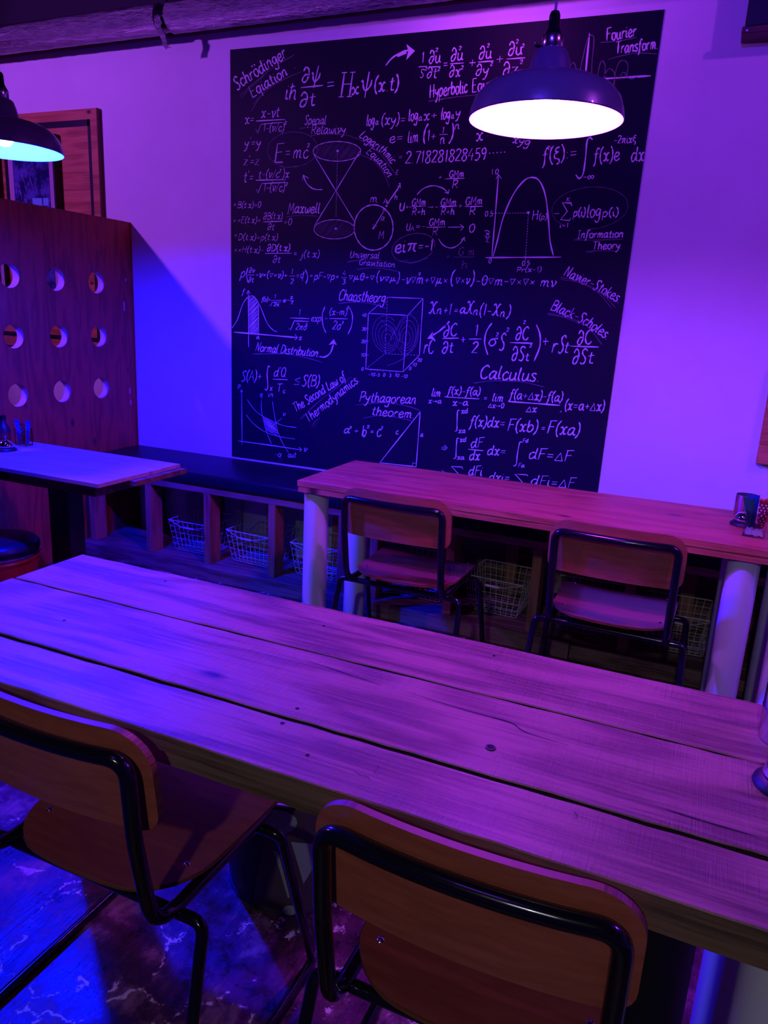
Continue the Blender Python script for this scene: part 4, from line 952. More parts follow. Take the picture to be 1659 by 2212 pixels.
# ---- block 2
c = blk(2, 'chalk_heading'); c.text('Schrodinger', 125, 455, 560, 165, 105, w=4); c.dot(255, 250, 1.8).dot(275, 238, 1.8); c.text('Eqiation', 255, 520, 565, 320, 92, w=4); c.text('.', 600, 268, 640, 262, 90); c.done()
c = blk(2, 'chalk_underline'); c.curve((150, 500), (300, 370), (450, 250), (620, 150), w=1.8).curve((155, 525), (260, 420), (360, 330), w=1.3).curve((245, 640), (350, 480), (520, 365), (680, 295), w=1.8).curve((262, 575), (350, 480), (430, 410), w=1.2); c.done('chalkdim')
c = blk(2); c.text('iħ', 530, 535, 632, 535, 140, w=4); c.text('∂ψ', 675, 392, 842, 380, 125, w=4.2).line((672, 432), (858, 413), w=4.4); c.text('∂t', 655, 597, 800, 582, 120, w=4.2)
c.line((898, 390), (953, 384), w=4).line((898, 422), (955, 414), w=4); c.text('Ħ', 990, 515, 1130, 508, 205, w=4.6); c.text('x', 1100, 492, 1172, 482, 95, w=4.4); c.text('ψ', 1175, 470, 1290, 455, 145, w=4.4); c.text('(x.t)', 1290, 468, 1510, 452, 125, w=4.2); c.done()
c = blk(2, 'chalk_arrow'); c.curve((1395, 245), (1430, 200), (1480, 160), (1540, 130), w=3.2).curve((1400, 240), (1450, 180), (1510, 140), (1590, 112), w=4).poly([(1480, 150), (1560, 108), (1575, 140), (1500, 172)]).poly([(1572, 60), (1645, 118), (1570, 197), (1588, 120)]); c.done()
c = blk(2); c.text('x=', 190, 742, 278, 735, 85); c.text('x-vt', 330, 692, 490, 682, 90).line((288, 717), (537, 703)).line((330, 745), (512, 728), w=2.4).line((288, 790), (303, 822), (331, 745), w=2.6); c.text('1-(v/c)', 345, 808, 530, 806, 72); c.text('2', 528, 748, 550, 747, 28); c.done()
c = blk(2); c.text("y'=y", 185, 942, 328, 938, 85); c.done()
c = blk(2); c.text("z'=z", 178, 1096, 315, 1092, 80); c.done()
c = blk(2); c.text("t'=", 180, 1242, 270, 1236, 95); c.text('t-(v/c )x', 305, 1204, 572, 1198, 72); c.text('2', 487, 1152, 502, 1152, 24).line((288, 1222), (540, 1217)).line((337, 1250), (542, 1241), w=2.4).line((290, 1300), (305, 1332), (337, 1250), w=2.6); c.text('1-(v/c)', 347, 1318, 535, 1316, 75); c.text('2', 538, 1270, 558, 1270, 28); c.done()
word(2, 'Special', 700, 748, 885, 745, 78, unders=(((660, 780), (760, 770), (890, 772)),))
word(2, 'Relawivy.', 755, 832, 1070, 822, 78, unders=(((740, 845), (900, 826), (1080, 842), (1125, 865)),))
c = blk(2); c.text('E', 440, 1072, 528, 1066, 155, w=3.8).line((445, 1050), (455, 1070), (520, 1072), w=3).line((543, 975), (578, 973), w=2.6).line((543, 1002), (578, 1000), w=2.6); c.text('m', 600, 1038, 680, 1034, 115, w=3); c.text('c', 685, 1034, 738, 1030, 115, w=3); c.text('2', 722, 942, 745, 942, 34); c.done()
c = blk(2, 'chalk_ring'); c.ell(600, 960, 215, 150, 1.4, 2, 8.1, -.08).curve((480, 1105), (570, 1112), (640, 1095), w=1.2); c.done('chalkdim')
c = blk(2, 'light_cone_diagram'); c.ell(980, 975, 204, 84, 1.9).line((780, 1000), (970, 1312), w=2.4).line((1178, 970), (970, 1312), w=2.4).line((970, 1312), (788, 1610), w=2.2).line((970, 1312), (1132, 1578), w=2.2).dash((985, 975), (971, 1540), 28).dot(985, 972, 2.6); c.done()
c = blk(2, 'cone_hatching'); c.hatch([(980 + 200 * math.cos(k * .3), 975 + 80 * math.sin(k * .3)) for k in range(21)], 2.4, -.9, 1.0); c.done('chalkhatch')
c = blk(2, 'chalk_arrow'); c.curve((855, 1302), (780, 1296), (722, 1250), (692, 1182), w=2.8).line((685, 1226), (690, 1178), (738, 1206), w=2.8); c.done()
# "Logarithmic Equation" set on an arc
def arctext(b_, txt, pts, h, w=None):
    c = blk(b_, 'chalk_heading'); P_ = catmull([Vector((*c.xf(p), 0)) for p in pts], 20); acc = [0]
    for a, b2 in zip(P_, P_[1:]): acc.append(acc[-1] + (b2 - a).length)
    toks = [ALIAS.get(q, q) for q in txt]; tot = sum(G[q][0] for q in toks); pos = 0; Lt = acc[-1]
    def at(s_):
        for i in range(len(acc) - 1):
            if acc[i + 1] >= s_: 
                f_ = (s_ - acc[i]) / max(acc[i + 1] - acc[i], 1e-6); return P_[i].lerp(P_[i + 1], f_)
        return P_[-1]
    for ch_ in txt:
        adv = G[ALIAS.get(ch_, ch_)][0]; a = at(pos / tot * Lt); b2 = at((pos + adv) / tot * Lt)
        if (b2 - a).length > .5 and ch_ != ' ':
            s_ = Chalk(); s_.bm.free(); s_.bm = c.bm; s_.text(ch_, a.x, a.y, b2.x, b2.y, h / c.k, w=w or 2.6, slant=.1)
        pos += adv
    c.done()
arctext(2, 'Logarithmic', [(1165, 850), (1270, 925), (1370, 1000), (1445, 1085)], 72)
arctext(2, 'Equation.', [(1225, 985), (1300, 1050), (1370, 1130), (1425, 1215)], 66)
c = blk(2, 'chalk_underline'); c.curve((1128, 855), (1240, 915), (1360, 1010), (1475, 1165), w=1.5).curve((1175, 1000), (1280, 1050), (1370, 1150), (1430, 1285), w=1.4); c.done('chalkdim')
# ---- logarithm lines
c = blk(0); c.text('log', 791, 272, 809, 271, 25); c.text('a', 811, 270, 818, 269, 14); c.text('(xy)=', 822, 270, 877, 268, 24); c.text('log', 882, 262, 903, 260, 26); c.text('a', 904, 261, 912, 260, 14); c.text('x+', 914, 260, 946, 257, 22); c.text('log', 952, 258, 972, 257, 26); c.text('a', 974, 257, 981, 256, 14); c.text('y', 983, 254, 995, 253, 22); c.done()
c = blk(0); c.text('e=', 840, 309, 872, 306, 22); c.text('lim', 880, 309, 904, 307, 25); c.text('(', 912, 305, 920, 305, 34); c.text('1+', 921, 305, 943, 303, 24); c.text('1', 953, 288, 960, 288, 14).line((949, 291), (967, 290), w=2.4); c.text('n', 950, 311, 961, 310, 22); c.text(')', 970, 304, 979, 304, 34); c.text('n', 982, 280, 993, 279, 17); c.done()
c = blk(0); c.text('=', 861, 346, 870, 345, 15); c.text('2.718281828459', 874, 354, 1050, 345, 26, w=3)
for i in range(5): c.dot(1058 + i * 8, 331 - i * .6, 1.3)
c.done()
# ---- block 3 wave equation
c = blk(3); c.text('1', 88, 403, 108, 401, 68, w=3).line((72, 428), (125, 425)); c.text('S', 78, 498, 108, 496, 52); c.text('2', 112, 452, 126, 452, 22); c.text('∂u', 135, 408, 215, 400, 82); c.text('2', 178, 332, 196, 331, 24).line((135, 430), (214, 426)); c.text('∂t', 122, 502, 190, 498, 70); c.text('2', 192, 455, 208, 455, 24).line((233, 405), (257, 403)).line((233, 420), (257, 418)); c.done()
c = blk(3); c.text('∂u', 275, 392, 358, 384, 82); c.text('2', 327, 322, 346, 321, 25).line((273, 409), (363, 403)); c.text('∂x', 265, 494, 342, 486, 72); c.text('2', 342, 445, 358, 444, 24).line((398, 403), (436, 400)).line((418, 382), (414, 424)); c.done()
c = blk(3); c.text('∂u', 455, 382, 542, 374, 82); c.text('2', 508, 304, 526, 303, 24).line((452, 398), (553, 390)); c.text('∂y', 435, 486, 522, 478, 72); c.text('2', 528, 422, 546, 421, 24).line((572, 380), (612, 376)).line((594, 358), (590, 400)); c.done()
c = blk(3); c.text('∂u', 642, 358, 738, 348, 86); c.text('2', 693, 280, 712, 278, 26); c.text('2', 732, 304, 748, 303, 22).line((635, 378), (754, 370)); c.text('∂z', 608, 490, 712, 476, 86); c.text('2', 718, 410, 740, 408, 26); c.done()
word(3, 'Hyperbolic', 140, 628, 386, 592, 84, unders=(((135, 647), (300, 622), (520, 600)), ((135, 650), (180, 640), (230, 636))))
word(3, 'Equation', 412, 592, 662, 556, 84)
c = blk(3, 'chalk_arrow'); c.poly([(818, 352), (880, 303), (862, 350), (880, 372), (860, 400)]).line((862, 352), (900, 350), w=6); c.done()
c = blk(3); c.text('x', 436, 902, 488, 896, 78); c.text('.', 508, 872, 520, 871, 40); c.text('xyg', 668, 912, 782, 935, 55); c.done()
word(3, 'Fourier', 1272, 262, 1468, 232, 78, w=3.4, unders=(((1235, 272), (1350, 262), (1470, 240)),))
word(3, 'Transform.', 1332, 345, 1605, 312, 74, w=3.4, unders=(((1285, 380), (1380, 355), (1480, 340), (1600, 346)),))
c = blk(3, 'wave_axes'); c.line((1166, 213), (1150, 370), (1136, 525), w=4.2).line((1095, 515), (1320, 500), (1558, 485), w=4); c.done()
c = blk(3, 'wave_curve'); c.curve((1028, 500), (1040, 430), (1062, 400), (1080, 440), (1082, 505), w=1.8).curve((1085, 540), (1110, 430), (1150, 260), (1180, 225), (1194, 260), (1180, 420), (1185, 540), (1205, 560), (1225, 440), (1245, 388), (1265, 420), (1262, 500), (1272, 570), (1292, 582), (1318, 540), (1325, 470), (1292, 440), (1258, 490), (1262, 560), w=1.8).curve((1325, 550), (1330, 470), (1355, 400), (1390, 388), (1412, 420), (1405, 480), (1430, 505), (1475, 490), w=1.8).curve((1360, 510), (1372, 470), (1390, 465), (1400, 500), w=1.5); c.done('chalkdim')
c = blk(3); c.text('f(ξ):=', 862, 1045, 1092, 1012, 92, w=3.2).line((888, 950), (905, 935), (922, 948)); c.done()
c = blk(3, 'integral_sign'); c.curve((1185, 895), (1168, 880), (1150, 905), (1140, 1010), (1125, 1110), (1100, 1142), (1078, 1118), w=3.4); c.text('-∞', 1120, 1156, 1196, 1150, 52); c.done()
c = blk(3); c.text('f(x)e', 1190, 1040, 1360, 1025, 88, w=3); c.text('dx', 1428, 1034, 1515, 1028, 92, w=3); c.text('-2πixξ', 1318, 920, 1465, 912, 50, w=2.2); c.done()
# ---- block 5 gravitation
c = blk(5); c.text('+', 280, 112, 306, 111, 42); c.text('GMm', 348, 97, 444, 93, 42, w=2.6).line((323, 106), (446, 102), w=2.4); c.text('R', 366, 165, 406, 163, 50, w=2.8); c.done()
c = blk(5, 'chalk_arrow'); c.curve((148, 205), (190, 166), (250, 149), (310, 165), (343, 195), w=2.4).line((322, 190), (345, 198), (349, 172), w=2.4); c.done()
c = blk(5); c.text('U', 33, 306, 72, 304, 50, w=3.6); c.text('=-', 76, 297, 112, 296, 34); c.text('GMm', 113, 274, 203, 272, 44, w=2.6).line((112, 280), (204, 278), w=2.4); c.text('R+h', 113, 333, 200, 331, 44, w=2.6); c.text('→', 214, 298, 252, 298, 40); c.text('-', 256, 296, 282, 296, 32); c.text('GMm', 294, 275, 396, 273, 46, w=2.6).line((292, 280), (399, 278), w=2.4); c.text('R+h', 296, 333, 384, 331, 46, w=2.6); c.text('+', 404, 296, 434, 295, 50); c.text('GMm', 450, 270, 560, 266, 50, w=2.6).line((447, 280), (561, 278), w=2.4); c.text('R', 474, 333, 516, 331, 50, w=2.8); c.done()
c = blk(5); c.text('U', 78, 432, 108, 430, 46); c.text('A', 105, 433, 132, 432, 28); c.text('=-', 136, 424, 202, 422, 44); c.text('GMm', 221, 400, 326, 397, 44, w=2.6).line((208, 411), (328, 408), w=2.4); c.text('R', 242, 460, 278, 459, 48).line((342, 410), (436, 409), w=2.6).line((420, 393), (440, 409), (422, 432), w=2.6); c.text('0', 470, 442, 512, 440, 52, w=2.8); c.done()
c = blk(5); c.text('ei', 5, 572, 78, 568, 84, w=4.4); c.text('π', 80, 562, 150, 560, 82, w=4.2); c.text('=-1', 150, 562, 248, 558, 72, w=4); c.done()
c = blk(5, 'chalk_ring'); c.ell(125, 540, 138, 88, 1.8, .6, 6.6, -.25).line((40, 622), (96, 619), w=2).curve((95, 640), (160, 625), (215, 600), w=1.2); c.done('chalkdim')
c = blk(5, 'chalk_arrow'); c.curve((283, 482), (312, 522), (360, 541), (410, 520), (444, 478), w=2.4).line((425, 490), (447, 472), (448, 498), w=2.4); c.done()
c = blk(5); c.text('+', 326, 612, 358, 611, 46).line((377, 598), (512, 597), w=1.8); c.text('G m', 404, 587, 510, 585, 50, w=2); c.text('h', 424, 670, 468, 668, 56, w=1.8); c.done('chalkdim')
c = blk(5, 'entropy_graph'); c.line((618, 595), (640, 340), (660, 82), w=3).line((645, 108), (660, 78), (678, 105), w=3).line((578, 601), (1055, 598), w=3.2).curve((626, 592), (652, 500), (690, 350), (750, 210), (820, 118), (875, 97), (920, 122), (955, 210), (973, 350), (985, 500), (1006, 590), w=3.4).dash((625, 322), (848, 320), 13).dash((848, 326), (831, 590), 15).dot(848, 318, 3).line((830, 588), (829, 616), w=2.4); c.text('1.0', 612, 78, 660, 76, 32); c.text('0.5', 572, 342, 624, 340, 32); c.text('H', 868, 364, 912, 361, 60, w=3.2); c.text('(p)', 912, 362, 966, 360, 36); c.text('0', 595, 636, 615, 636, 28); c.text('0.5', 805, 652, 856, 650, 30); c.text('Pr(x-1)', 772, 692, 932, 688, 30); c.text('H(x)', 602, 508, 600, 428, 24); c.done()
c = blk(5); c.line((1008, 325), (1042, 323), w=3).line((1122, 276), (1115, 258), (1062, 256), (1093, 310), (1050, 363), (1108, 368), (1112, 352), w=3.2); c.text('K', 1086, 250, 1110, 250, 28); c.text('i=1', 1043, 412, 1100, 410, 28); c.text('p(i)', 1128, 344, 1208, 340, 52, w=2.8); c.text('log', 1212, 350, 1304, 346, 84, w=2.8); c.text('p(i)', 1310, 346, 1418, 338, 52, w=2.8); c.done()
c = blk(5, 'chalk_ring'); c.ell(1235, 290, 240, 132, 1.0, 2.4, 8.0, -.1); c.done('chalkdim')
word(5, 'Information', 1153, 480, 1445, 473, 50, w=2.8, unders=(((1135, 491), (1290, 490), (1447, 485)), ((1135, 484), (1180, 486))))
word(5, 'Theory.', 1248, 550, 1438, 546, 50, w=2.8, unders=(((1210, 562), (1300, 558), (1395, 560)), ((1210, 570), (1260, 566))))
arctext(5, 'Navier-Stokes.', [(1065, 712), (1160, 755), (1260, 800), (1350, 850), (1415, 888)], 68, 3)
c = blk(5, 'chalk_underline'); c.curve((1050, 725), (1150, 745), (1250, 785), (1330, 845), (1395, 915), w=1.6).curve((1052, 738), (1180, 762), (1290, 825), (1370, 920), w=1.2); c.done('chalkdim')
c = blk(5); c.text('-v∇m+∇μ×', 42, 765, 342, 768, 62, w=2.6); c.text('2', 155, 712, 170, 712, 16); c.text('(', 352, 768, 378, 768, 82); c.text('∇×v', 384, 768, 478, 770, 60, w=2.6); c.text(')', 484, 770, 508, 770, 82); c.text('-θ∇m-∇×∇×', 512, 772, 892, 778, 60, w=2.6); c.text('mv', 918, 782, 1022, 785, 62, w=2.8); c.done()
# ---- block 4 Maxwell etc
c = blk(4); c.text('∇', 58, 186, 80, 186, 30); c.text('B(t.x)=0', 92, 200, 298, 195, 54); c.done()
c = blk(4); c.text('∇', 55, 325, 78, 325, 30); c.text('×E(t.x)+', 90, 330, 298, 330, 54); c.text('∂B(t.x)', 316, 300, 488, 296, 58).line((315, 321), (487, 315), w=2.4); c.text('∂t', 352, 392, 416, 392, 58); c.text('=0', 492, 346, 568, 345, 56); c.done()
c = blk(4); c.text('∇', 64, 455, 90, 455, 32); c.text('D(t.x)=p(t.x)', 96, 480, 446, 482, 56); c.done()
c = blk(4); c.text('∇', 66, 582, 88, 582, 30); c.text('×H(t.x)-', 94, 588, 322, 592, 56); c.text('∂D(t.x)', 348, 578, 554, 574, 60, w=3).line((335, 597), (567, 594), w=2.6); c.text('∂t', 398, 678, 470, 678, 62).line((588, 592), (610, 592), w=2.4).line((588, 606), (610, 606), w=2.4); c.text('j(t.x)', 640, 632, 812, 632, 62); c.done()
word(4, 'Maxwell.', 528, 246, 830, 244, 92, w=3.2, unders=(((515, 278), (650, 264), (795, 272)),))
c = blk(4, 'light_cone_diagram'); c.ell(940, 386, 178, 84, 1.8).dot(953, 380, 2.6); c.done()
c = blk(4, 'cone_hatching'); c.hatch([(940 + 172 * math.cos(k * .3), 386 + 80 * math.sin(k * .3)) for k in range(21)], 2.4, -.9, 1.0); c.done('chalkhatch')
c = blk(4, 'gravitation_diagram'); c.ell(1283, 370, 170, 198, 3.0).line((1283, 375), (1385, 206), w=2.4).line((1284, 340), (1283, 375), (1312, 352), w=2.4).line((1360, 218), (1387, 203), (1388, 236), w=2.4).dot(1281, 377, 2.2).dot(1396, 182, 2.2).line((1400, 166), (1516, 2), w=3.4).line((1398, 128), (1402, 166), (1420, 152), w=2.6).line((1490, 12), (1517, 0), (1520, 28), w=2.4); c.text('m', 1248, 152, 1318, 150, 74); c.text('A', 1364, 162, 1404, 160, 44); c.text('h', 1462, 126, 1494, 125, 46); c.text('R', 1342, 318, 1380, 316, 38); c.text('M', 1322, 466, 1376, 464, 64); c.text('E', 1474, -92, 1500, -92, 40); c.dot(1512, -72 + 60, 2); c.done()
word(4, 'Universal', 1072, 634, 1334, 640, 60, unders=(((1050, 668), (1200, 654), (1355, 656)), ((1050, 674), (1110, 664))))
word(4, 'Gravitation.', 1152, 696, 1482, 720, 54, unders=(((1130, 737), (1300, 722), (1505, 755)),))
c = blk(4); c.text('ρ', 115, 806, 162, 806, 82); c.curve((186, 722), (172, 780), (186, 852), w=2.8); c.text('∂v', 190, 766, 244, 766, 46).line((183, 786), (241, 784), w=2.2); c.text('∂t', 184, 850, 236, 850, 46); c.text('-v×(∇×v)+', 246, 806, 532, 812, 58, w=2.6); c.text('1', 556, 778, 580, 778, 46).line((543, 796), (596, 794), w=2.2); c.text('2', 552, 862, 584, 862, 44); c.text('∇', 603, 810, 636, 810, 40); c.text('q', 640, 815, 672, 815, 62); c.text('2', 664, 776, 676, 776, 18); c.curve((686, 738), (708, 800), (690, 862), w=2.8); c.done()
c = blk(4); c.text('=', 722, 810, 752, 810, 48); c.text('pF-∇p+', 760, 824, 982, 826, 62, w=2.6); c.text('4', 1006, 792, 1040, 792, 44).line((1000, 809), (1050, 806), w=2.2); c.text('3', 1006, 866, 1036, 866, 44); c.text('∇μθ+∇', 1060, 828, 1292, 832, 60, w=2.6); c.text('(', 1300, 838, 1326, 838, 84); c.text('v∇μ', 1328, 838, 1482, 842, 58, w=2.6); c.text(')', 1484, 846, 1510, 846, 84); c.done()
c = blk(4, 'normal_curve_graph'); c.curve((45, 1248), (92, 1175), (140, 1040), (190, 975), (240, 976), (290, 1055), (350, 1200), (400, 1262), (440, 1282), w=2).line((190, 1415), (188, 928), w=2).line((172, 952), (188, 920), (207, 950), w=2.4).line((62, 1284), (340, 1308), (612, 1332), w=3.6).line((596, 1302), (618, 1333), (594, 1354), w=3.2).line((278, 1030), (279, 1302), w=1.8); c.text('f', 130, 955, 155, 955, 46); c.text('a', 256, 1342, 284, 1342, 36); c.text('x', 626, 1352, 658, 1352, 46); c.done()
c = blk(4, 'area_hatching'); c.hatch([(192, 975), (240, 976), (278, 1030), (278, 1300), (192, 1292)], 2.0, -.8, 2.0); c.done()
c = blk(4); c.text('f(x)=', 303, 1016, 380, 1016, 38, w=2); c.text('1', 412, 992, 428, 992, 36, w=2).line((383, 1008), (478, 1006), w=2).line((374, 1044), (384, 1056), (396, 1024), (475, 1020), w=2); c.text('2π', 408, 1058, 460, 1058, 32, w=2); c.text('e-', 488, 1022, 548, 1020, 38, w=2); c.text('x', 552, 996, 580, 995, 38, w=2).line((550, 1012), (586, 1009), w=2); c.text('2', 560, 1040, 576, 1040, 26, w=2); c.done()
c = blk(4); c.text('1', 620, 1138, 646, 1138, 54).line((550, 1160), (722, 1166), w=2.6).line((540, 1248), (556, 1266), (590, 1186), (718, 1191), w=2.4); c.text('2πσ', 598, 1264, 700, 1268, 58); c.text('2', 688, 1226, 702, 1226, 18); c.text('exp', 734, 1190, 824, 1192, 62); c.curve((858, 1062), (835, 1130), (840, 1220), (866, 1290), w=2.6); c.text('-', 846, 1182, 882, 1183, 40); c.text('(x-m)', 892, 1134, 1052, 1136, 58); c.text('2', 1050, 1082, 1066, 1082, 22).line((895, 1165), (1057, 1168), w=2.6); c.text('2σ', 918, 1260, 1000, 1264, 76); c.text('2', 1004, 1210, 1020, 1210, 20); c.curve((1074, 1070), (1098, 1140), (1090, 1230), (1058, 1304), w=2.6); c.done()
word(4, 'Normal Distribution.', 246, 1448, 808, 1502, 76, w=3, unders=(((230, 1478), (500, 1474), (700, 1510), (840, 1550)), ((230, 1472), (300, 1470))))
c = blk(4, 'chalk_arrow'); c.curve((810, 1496), (855, 1502), (905, 1465), (932, 1390), w=4).poly([(890, 1397), (935, 1345), (962, 1397), (932, 1385)]); c.done()
word(4, 'Chaostheorg.', 972, 1004, 1400, 1030, 96, w=3, unders=(((975, 1036), (1150, 1022), (1300, 1045), (1390, 1080)), ((975, 1030), (1040, 1022))))
# ---- chaos cube
c = blk(0, 'attractor_cube')
TL, TR, BL, BR, tL, tR, bL, bR = (796, 677), (880.5, 681), (790, 797), (871, 803), (837, 642), (914, 645), (832, 764), (906, 767.5)
for a, b2 in ((TL, TR), (TL, BL), (TR, BR), (BL, BR), (TL, (822, 655)), (TR, tR), (tL, tR), (tR, bR), (BR, bR)): c.line(a, b2, w=2)
c.dash(tL, bL, 17, 1.8).dash(bL, bR, 11, 1.8).dash(BL, bL, 9, 1.8)
for x in (801, 815, 828, 842, 856): c.line((x, 797 + (x - 790) * .075), (x, 801 + (x - 790) * .075), w=1.4)
for y in (710, 737, 767): c.line((790, y), (797, y), w=1.4)
for tx, x, y in (('40', 781, 684), ('30', 781, 714), ('20', 780, 741), ('10', 779, 770), ('0', 780, 800), ('-10', 795, 812), ('-5', 810, 813), ('0', 827, 813), ('5', 840, 814), ('10', 852, 814), ('-10', 865, 816), ('0', 883, 799), ('10', 890, 791), ('20', 901, 781)): c.text(tx, x, y, x + 5 * len(tx), y + .3, 7, w=1.7)
c.done()
c = blk(0, 'attractor_curve')
for k in range(5): c.ell(834 + k * 1.2, 722 + k * 2.6, 29 - k * 5.4, 40 - k * 7.2, 1.3, .3 * k, 5.6 + .3 * k, -.15)
for k in range(4): c.ell(880 - k * .8, 722 + k * 3, 24 - k * 5.2, 42 - k * 9, 1.3, 3.2 - .2 * k, 8.6, .12)
c.curve((822, 690), (846, 712), (862, 735), (880, 742), w=1.3).curve((838, 745), (852, 716), (872, 690), (890, 676), w=1.3).curve((837, 790), (870, 775), (895, 745), (905, 700), w=1.5).curve((848, 706), (856, 726), (852, 742), w=1.1); c.done('chalkdim')
# ---- block 6
c = blk(6); c.text('S(A)+', 118, 284, 292, 278, 84, w=3).curve((360, 168), (345, 160), (336, 230), (342, 320), (330, 360), (318, 345), w=3); c.text('x', 353, 360, 382, 360, 42); c.text("d'Q", 388, 246, 492, 248, 78).line((383, 266), (508, 272), w=3); c.text('T', 412, 372, 456, 372, 66, w=3); c.text('c', 466, 382, 486, 382, 38); c.text('≤', 552, 318, 612, 320, 74, w=3); c.text('S(B)', 622, 324, 772, 326, 90, w=3); c.done()
c = blk(6, 'pressure_volume_graph'); c.line((127, 808), (124, 362), w=2.4).line((112, 378), (124, 355), (134, 374), w=2.6).line((92, 780), (350, 815), (618, 855), w=3.2).line((600, 832), (626, 856), (606, 870), w=3).curve((170, 435), (230, 520), (300, 575), (400, 625), (480, 655), (582, 670), w=1.6).curve((162, 562), (220, 635), (320, 705), (440, 745), (570, 765), w=1.6).curve((288, 440), (290, 530), (315, 650), (345, 740), (372, 805), w=1.6).curve((380, 450), (395, 550), (420, 680), (455, 780), (515, 880), w=1.6).line((372, 665), (462, 588), w=1.8).dot(372, 665, 2); c.text('P', 88, 350, 112, 350, 36, w=2); c.text('v', 636, 870, 668, 872, 48, w=2.6); c.text('q', 274, 412, 298, 412, 40, w=2); c.text('in', 342, 412, 386, 412, 40, w=2); c.text('v', 462, 572, 490, 572, 36, w=1.8); c.text('-q', 392, 912, 456, 914, 46, w=2.2); c.text('out', 506, 918, 576, 920, 46, w=2.2); c.done()
c = blk(6, 'area_hatching'); c.hatch([(300, 575), (400, 625), (430, 735), (330, 700)], 1.9, .5, 1.9); c.done()
word(6, 'The Second Law of', 572, 543, 1000, 268, 74, w=3, unders=(((610, 598), (760, 460), (900, 350), (1040, 245)), ((612, 602), (680, 545))))
word(6, 'Thermodynamics.', 676, 632, 1112, 282, 74, w=3, unders=(((705, 662), (740, 615), (775, 590)), ((722, 670), (755, 628))))
word(6, 'Pythagorean', 1100, 452, 1575, 474, 84, w=3, unders=(((1070, 482), (1300, 462), (1500, 490), (1615, 530)),))
word(6, 'theorem.', 1200, 565, 1562, 594, 76, w=3, unders=(((1135, 590), (1300, 568), (1440, 590), (1540, 612)),))
c = blk(6); c.text('a', 972, 716, 1024, 716, 66, w=3); c.text('2', 1018, 682, 1040, 682, 22, w=2); c.text('+', 1056, 722, 1100, 722, 62, w=3); c.text('b', 1122, 745, 1164, 743, 92, w=3).line((1142, 752), (1136, 700), w=2.6); c.text('2', 1164, 675, 1188, 675, 24, w=2); c.text('=', 1192, 724, 1226, 724, 52, w=3); c.text('c', 1244, 744, 1288, 742, 100, w=3); c.text('2', 1284, 682, 1300, 682, 22, w=1.8); c.done()
c = blk(6, 'right_triangle'); c.line((1612, 538), (1275, 962), w=2.6).line((1275, 962), (1578, 997), w=2.8).line((1578, 997), (1612, 538), w=2.4).line((1548, 994), (1550, 964), (1580, 967), w=2.2); c.text('c', 1406, 726, 1430, 726, 50, w=2.4); c.text('a', 1612, 746, 1636, 746, 42, w=2.2); c.done()
# ---- block 7
c = blk(7); c.text('X', 84, 190, 140, 192, 88, w=3); c.text('n', 140, 195, 178, 196, 64, w=3); c.text('+1', 186, 196, 246, 198, 78, w=3); c.text('=', 264, 190, 298, 191, 62, w=3); c.text('a', 306, 188, 350, 190, 68, w=3.4); c.text('X', 350, 192, 404, 194, 90, w=3); c.text('n', 402, 200, 438, 201, 60, w=3); c.text('(1-', 444, 204, 534, 206, 84, w=3); c.text('X', 536, 204, 594, 208, 86, w=3); c.text('n', 594, 212, 632, 214, 60, w=3); c.text(')', 642, 212, 672, 214, 84, w=3); c.done()
c = blk(7, 'chalk_arrow'); c.curve((236, 246), (200, 282), (160, 318), (115, 345), w=4.4).poly([(76, 370), (118, 318), (110, 345), (130, 374)]); c.done()
c = blk(7); c.text('rC', 46, 476, 122, 476, 102, w=3.2); c.done()
c = blk(7); c.text('∂C', 188, 358, 292, 348, 88, w=3.4).line((185, 369), (302, 366), w=3.2); c.text('∂t', 178, 477, 264, 472, 82, w=3.4).line((318, 378), (350, 376), w=3.4).line((335, 358), (332, 396), w=3.4); c.text('1', 412, 348, 440, 347, 80, w=3.4).line((375, 373), (466, 372), w=3.2); c.text('2', 388, 474, 438, 474, 80, w=3.4).curve((540, 258), (500, 320), (488, 400), (510, 486), w=3.6); c.text('σ', 510, 424, 582, 420, 82, w=3.4); c.text('2', 566, 354, 588, 353, 26); c.text('S', 588, 456, 634, 454, 118, w=3.4); c.text('2', 640, 322, 664, 320, 28); c.done()
c = blk(7); c.text('∂C', 706, 384, 804, 376, 92, w=3.4); c.text('2', 762, 264, 782, 263, 24).line((668, 398), (832, 403), w=3.2); c.text('∂S', 678, 532, 776, 524, 98, w=3.4); c.text('t', 774, 530, 808, 528, 62, w=3); c.text('2', 806, 434, 826, 433, 22).curve((858, 270), (884, 340), (882, 430), (842, 530), w=3.4).line((906, 390), (946, 389), w=3.4).line((926, 366), (922, 416), w=3.4); c.text('r', 962, 468, 1010, 470, 110, w=3.4); c.text('S', 1010, 470, 1054, 472, 125, w=3.4); c.text('t', 1048, 472, 1090, 474, 88, w=3.2); c.text('∂C', 1146, 414, 1258, 406, 100, w=3.4).line((1103, 424), (1306, 430), w=3.2); c.text('∂S', 1112, 552, 1220, 546, 104, w=3.4); c.text('t', 1220, 550, 1270, 548, 92, w=3.2); c.done()
arctext(7, 'Black-Scholes.', [(955, 160), (1060, 205), (1170, 255), (1270, 315), (1360, 380)], 78, 3)
c = blk(7, 'chalk_underline'); c.curve((935, 188), (1100, 222), (1230, 290), (1330, 415), w=1.6).curve((935, 200), (1060, 218), (1170, 265), w=1.2); c.done('chalkdim')
word(7, 'Calculus.', 446, 652, 880, 680, 96, w=3.8, unders=(((405, 690), (550, 672), (750, 680), (920, 718)),))
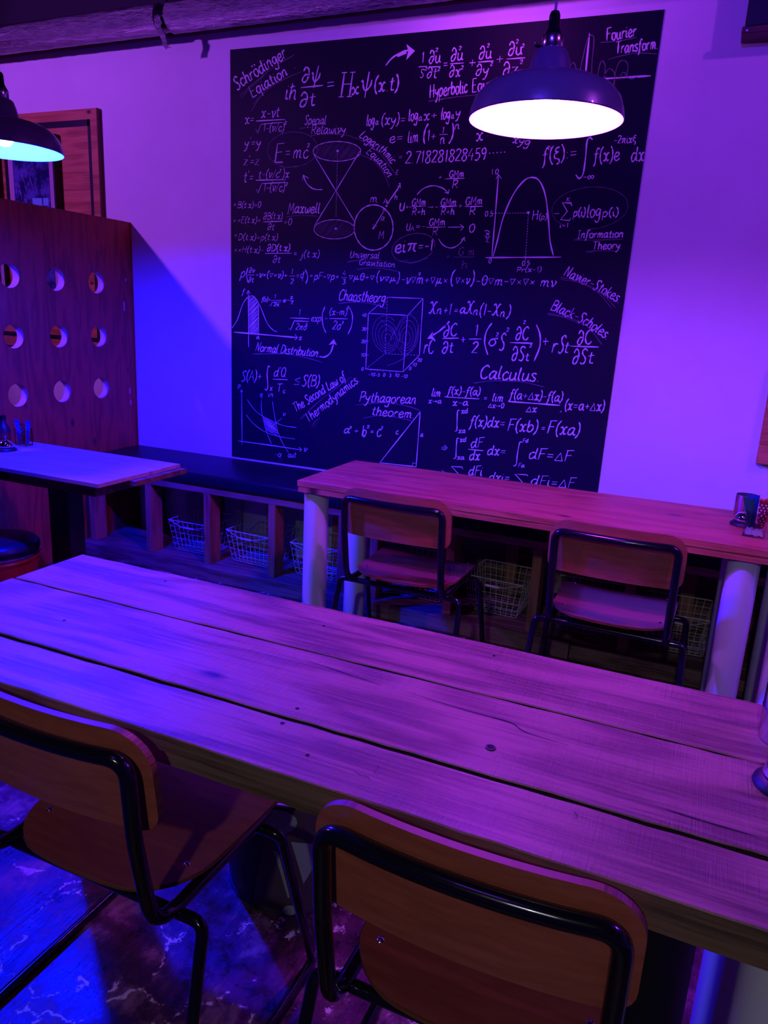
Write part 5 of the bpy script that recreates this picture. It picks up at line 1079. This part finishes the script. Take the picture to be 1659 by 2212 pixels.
c = blk(7); c.text('lim', 104, 782, 170, 786, 60, w=2.8); c.text('x→a', 82, 832, 178, 834, 36, w=2.2); c.text('f(x)-f(a)', 218, 768, 456, 776, 56, w=2.8).line((200, 787), (450, 802), w=2.6); c.text('x-a', 254, 850, 370, 850, 48, w=2.8); c.text('=', 476, 818, 506, 819, 50, w=2.8); c.text('lim', 538, 818, 620, 824, 60, w=2.8); c.text('Δx→0', 510, 864, 625, 868, 36, w=2.2); c.done()
c = blk(7); c.text('f(a+Δx)-f(a)', 662, 800, 1046, 822, 68, w=3).line((655, 820), (1028, 848), w=3.4); c.text('Δx', 780, 896, 862, 898, 50, w=2.8); c.text(',', 1022, 892, 1044, 893, 50); c.text('(x=a+Δx)', 1056, 880, 1345, 890, 74, w=3); c.done()
c = blk(7); c.curve((308, 886), (294, 888), (290, 960), (288, 1025), (274, 1032), w=2.8); c.text('xd', 318, 906, 368, 902, 36, w=2.4); c.text('xa', 298, 1046, 350, 1046, 36, w=2.4); c.text('f(x)dx=', 376, 998, 634, 1010, 76, w=3.2); c.text('F(xb)', 646, 1030, 868, 1042, 86, w=3.4); c.text('=', 888, 1034, 922, 1036, 56, w=3.2); c.text('F(xa)', 930, 1050, 1168, 1068, 92, w=3.4); c.done()
c = blk(7); c.line((178, 1148), (212, 1148), w=2.4).line((178, 1162), (212, 1160), w=2.4).line((198, 1132), (220, 1153), (196, 1172), w=2.4).curve((304, 1086), (290, 1088), (284, 1160), (280, 1222), (264, 1228), w=2.8); c.text('xd', 308, 1110, 356, 1108, 34, w=2.4); c.text('xa', 288, 1236, 342, 1236, 34, w=2.4); c.text('dF', 384, 1152, 478, 1150, 70, w=3.2).line((370, 1163), (480, 1173), w=3); c.text('dx', 374, 1240, 454, 1240, 70, w=3.2); c.text('dx=', 502, 1204, 640, 1208, 70, w=3.2).curve((757, 1112), (738, 1118), (722, 1200), (714, 1270), (694, 1282), w=2.8); c.text('Fd', 758, 1116, 802, 1114, 28, w=2.2); c.text('Fa', 726, 1292, 772, 1292, 30, w=2.2); c.text('dF=ΔF', 798, 1230, 1112, 1252, 80, w=3.2); c.done()
c = blk(7); c.line((178, 1312), (208, 1332), (190, 1355), w=2.4).line((332, 1306), (326, 1290), (250, 1286), (300, 1340), (246, 1395), (320, 1400), w=3.2); c.text('dFi', 368, 1350, 470, 1352, 70, w=3.2).line((360, 1366), (470, 1374), w=3); c.text('dxi', 372, 1440, 460, 1444, 66, w=3); c.text('dxi=', 512, 1390, 668, 1398, 66, w=3).line((798, 1356), (792, 1346), (704, 1340), (756, 1396), (700, 1450), (786, 1458), w=3.2); c.text('dFi=ΔF', 812, 1420, 1132, 1446, 76, w=3.2); c.done()
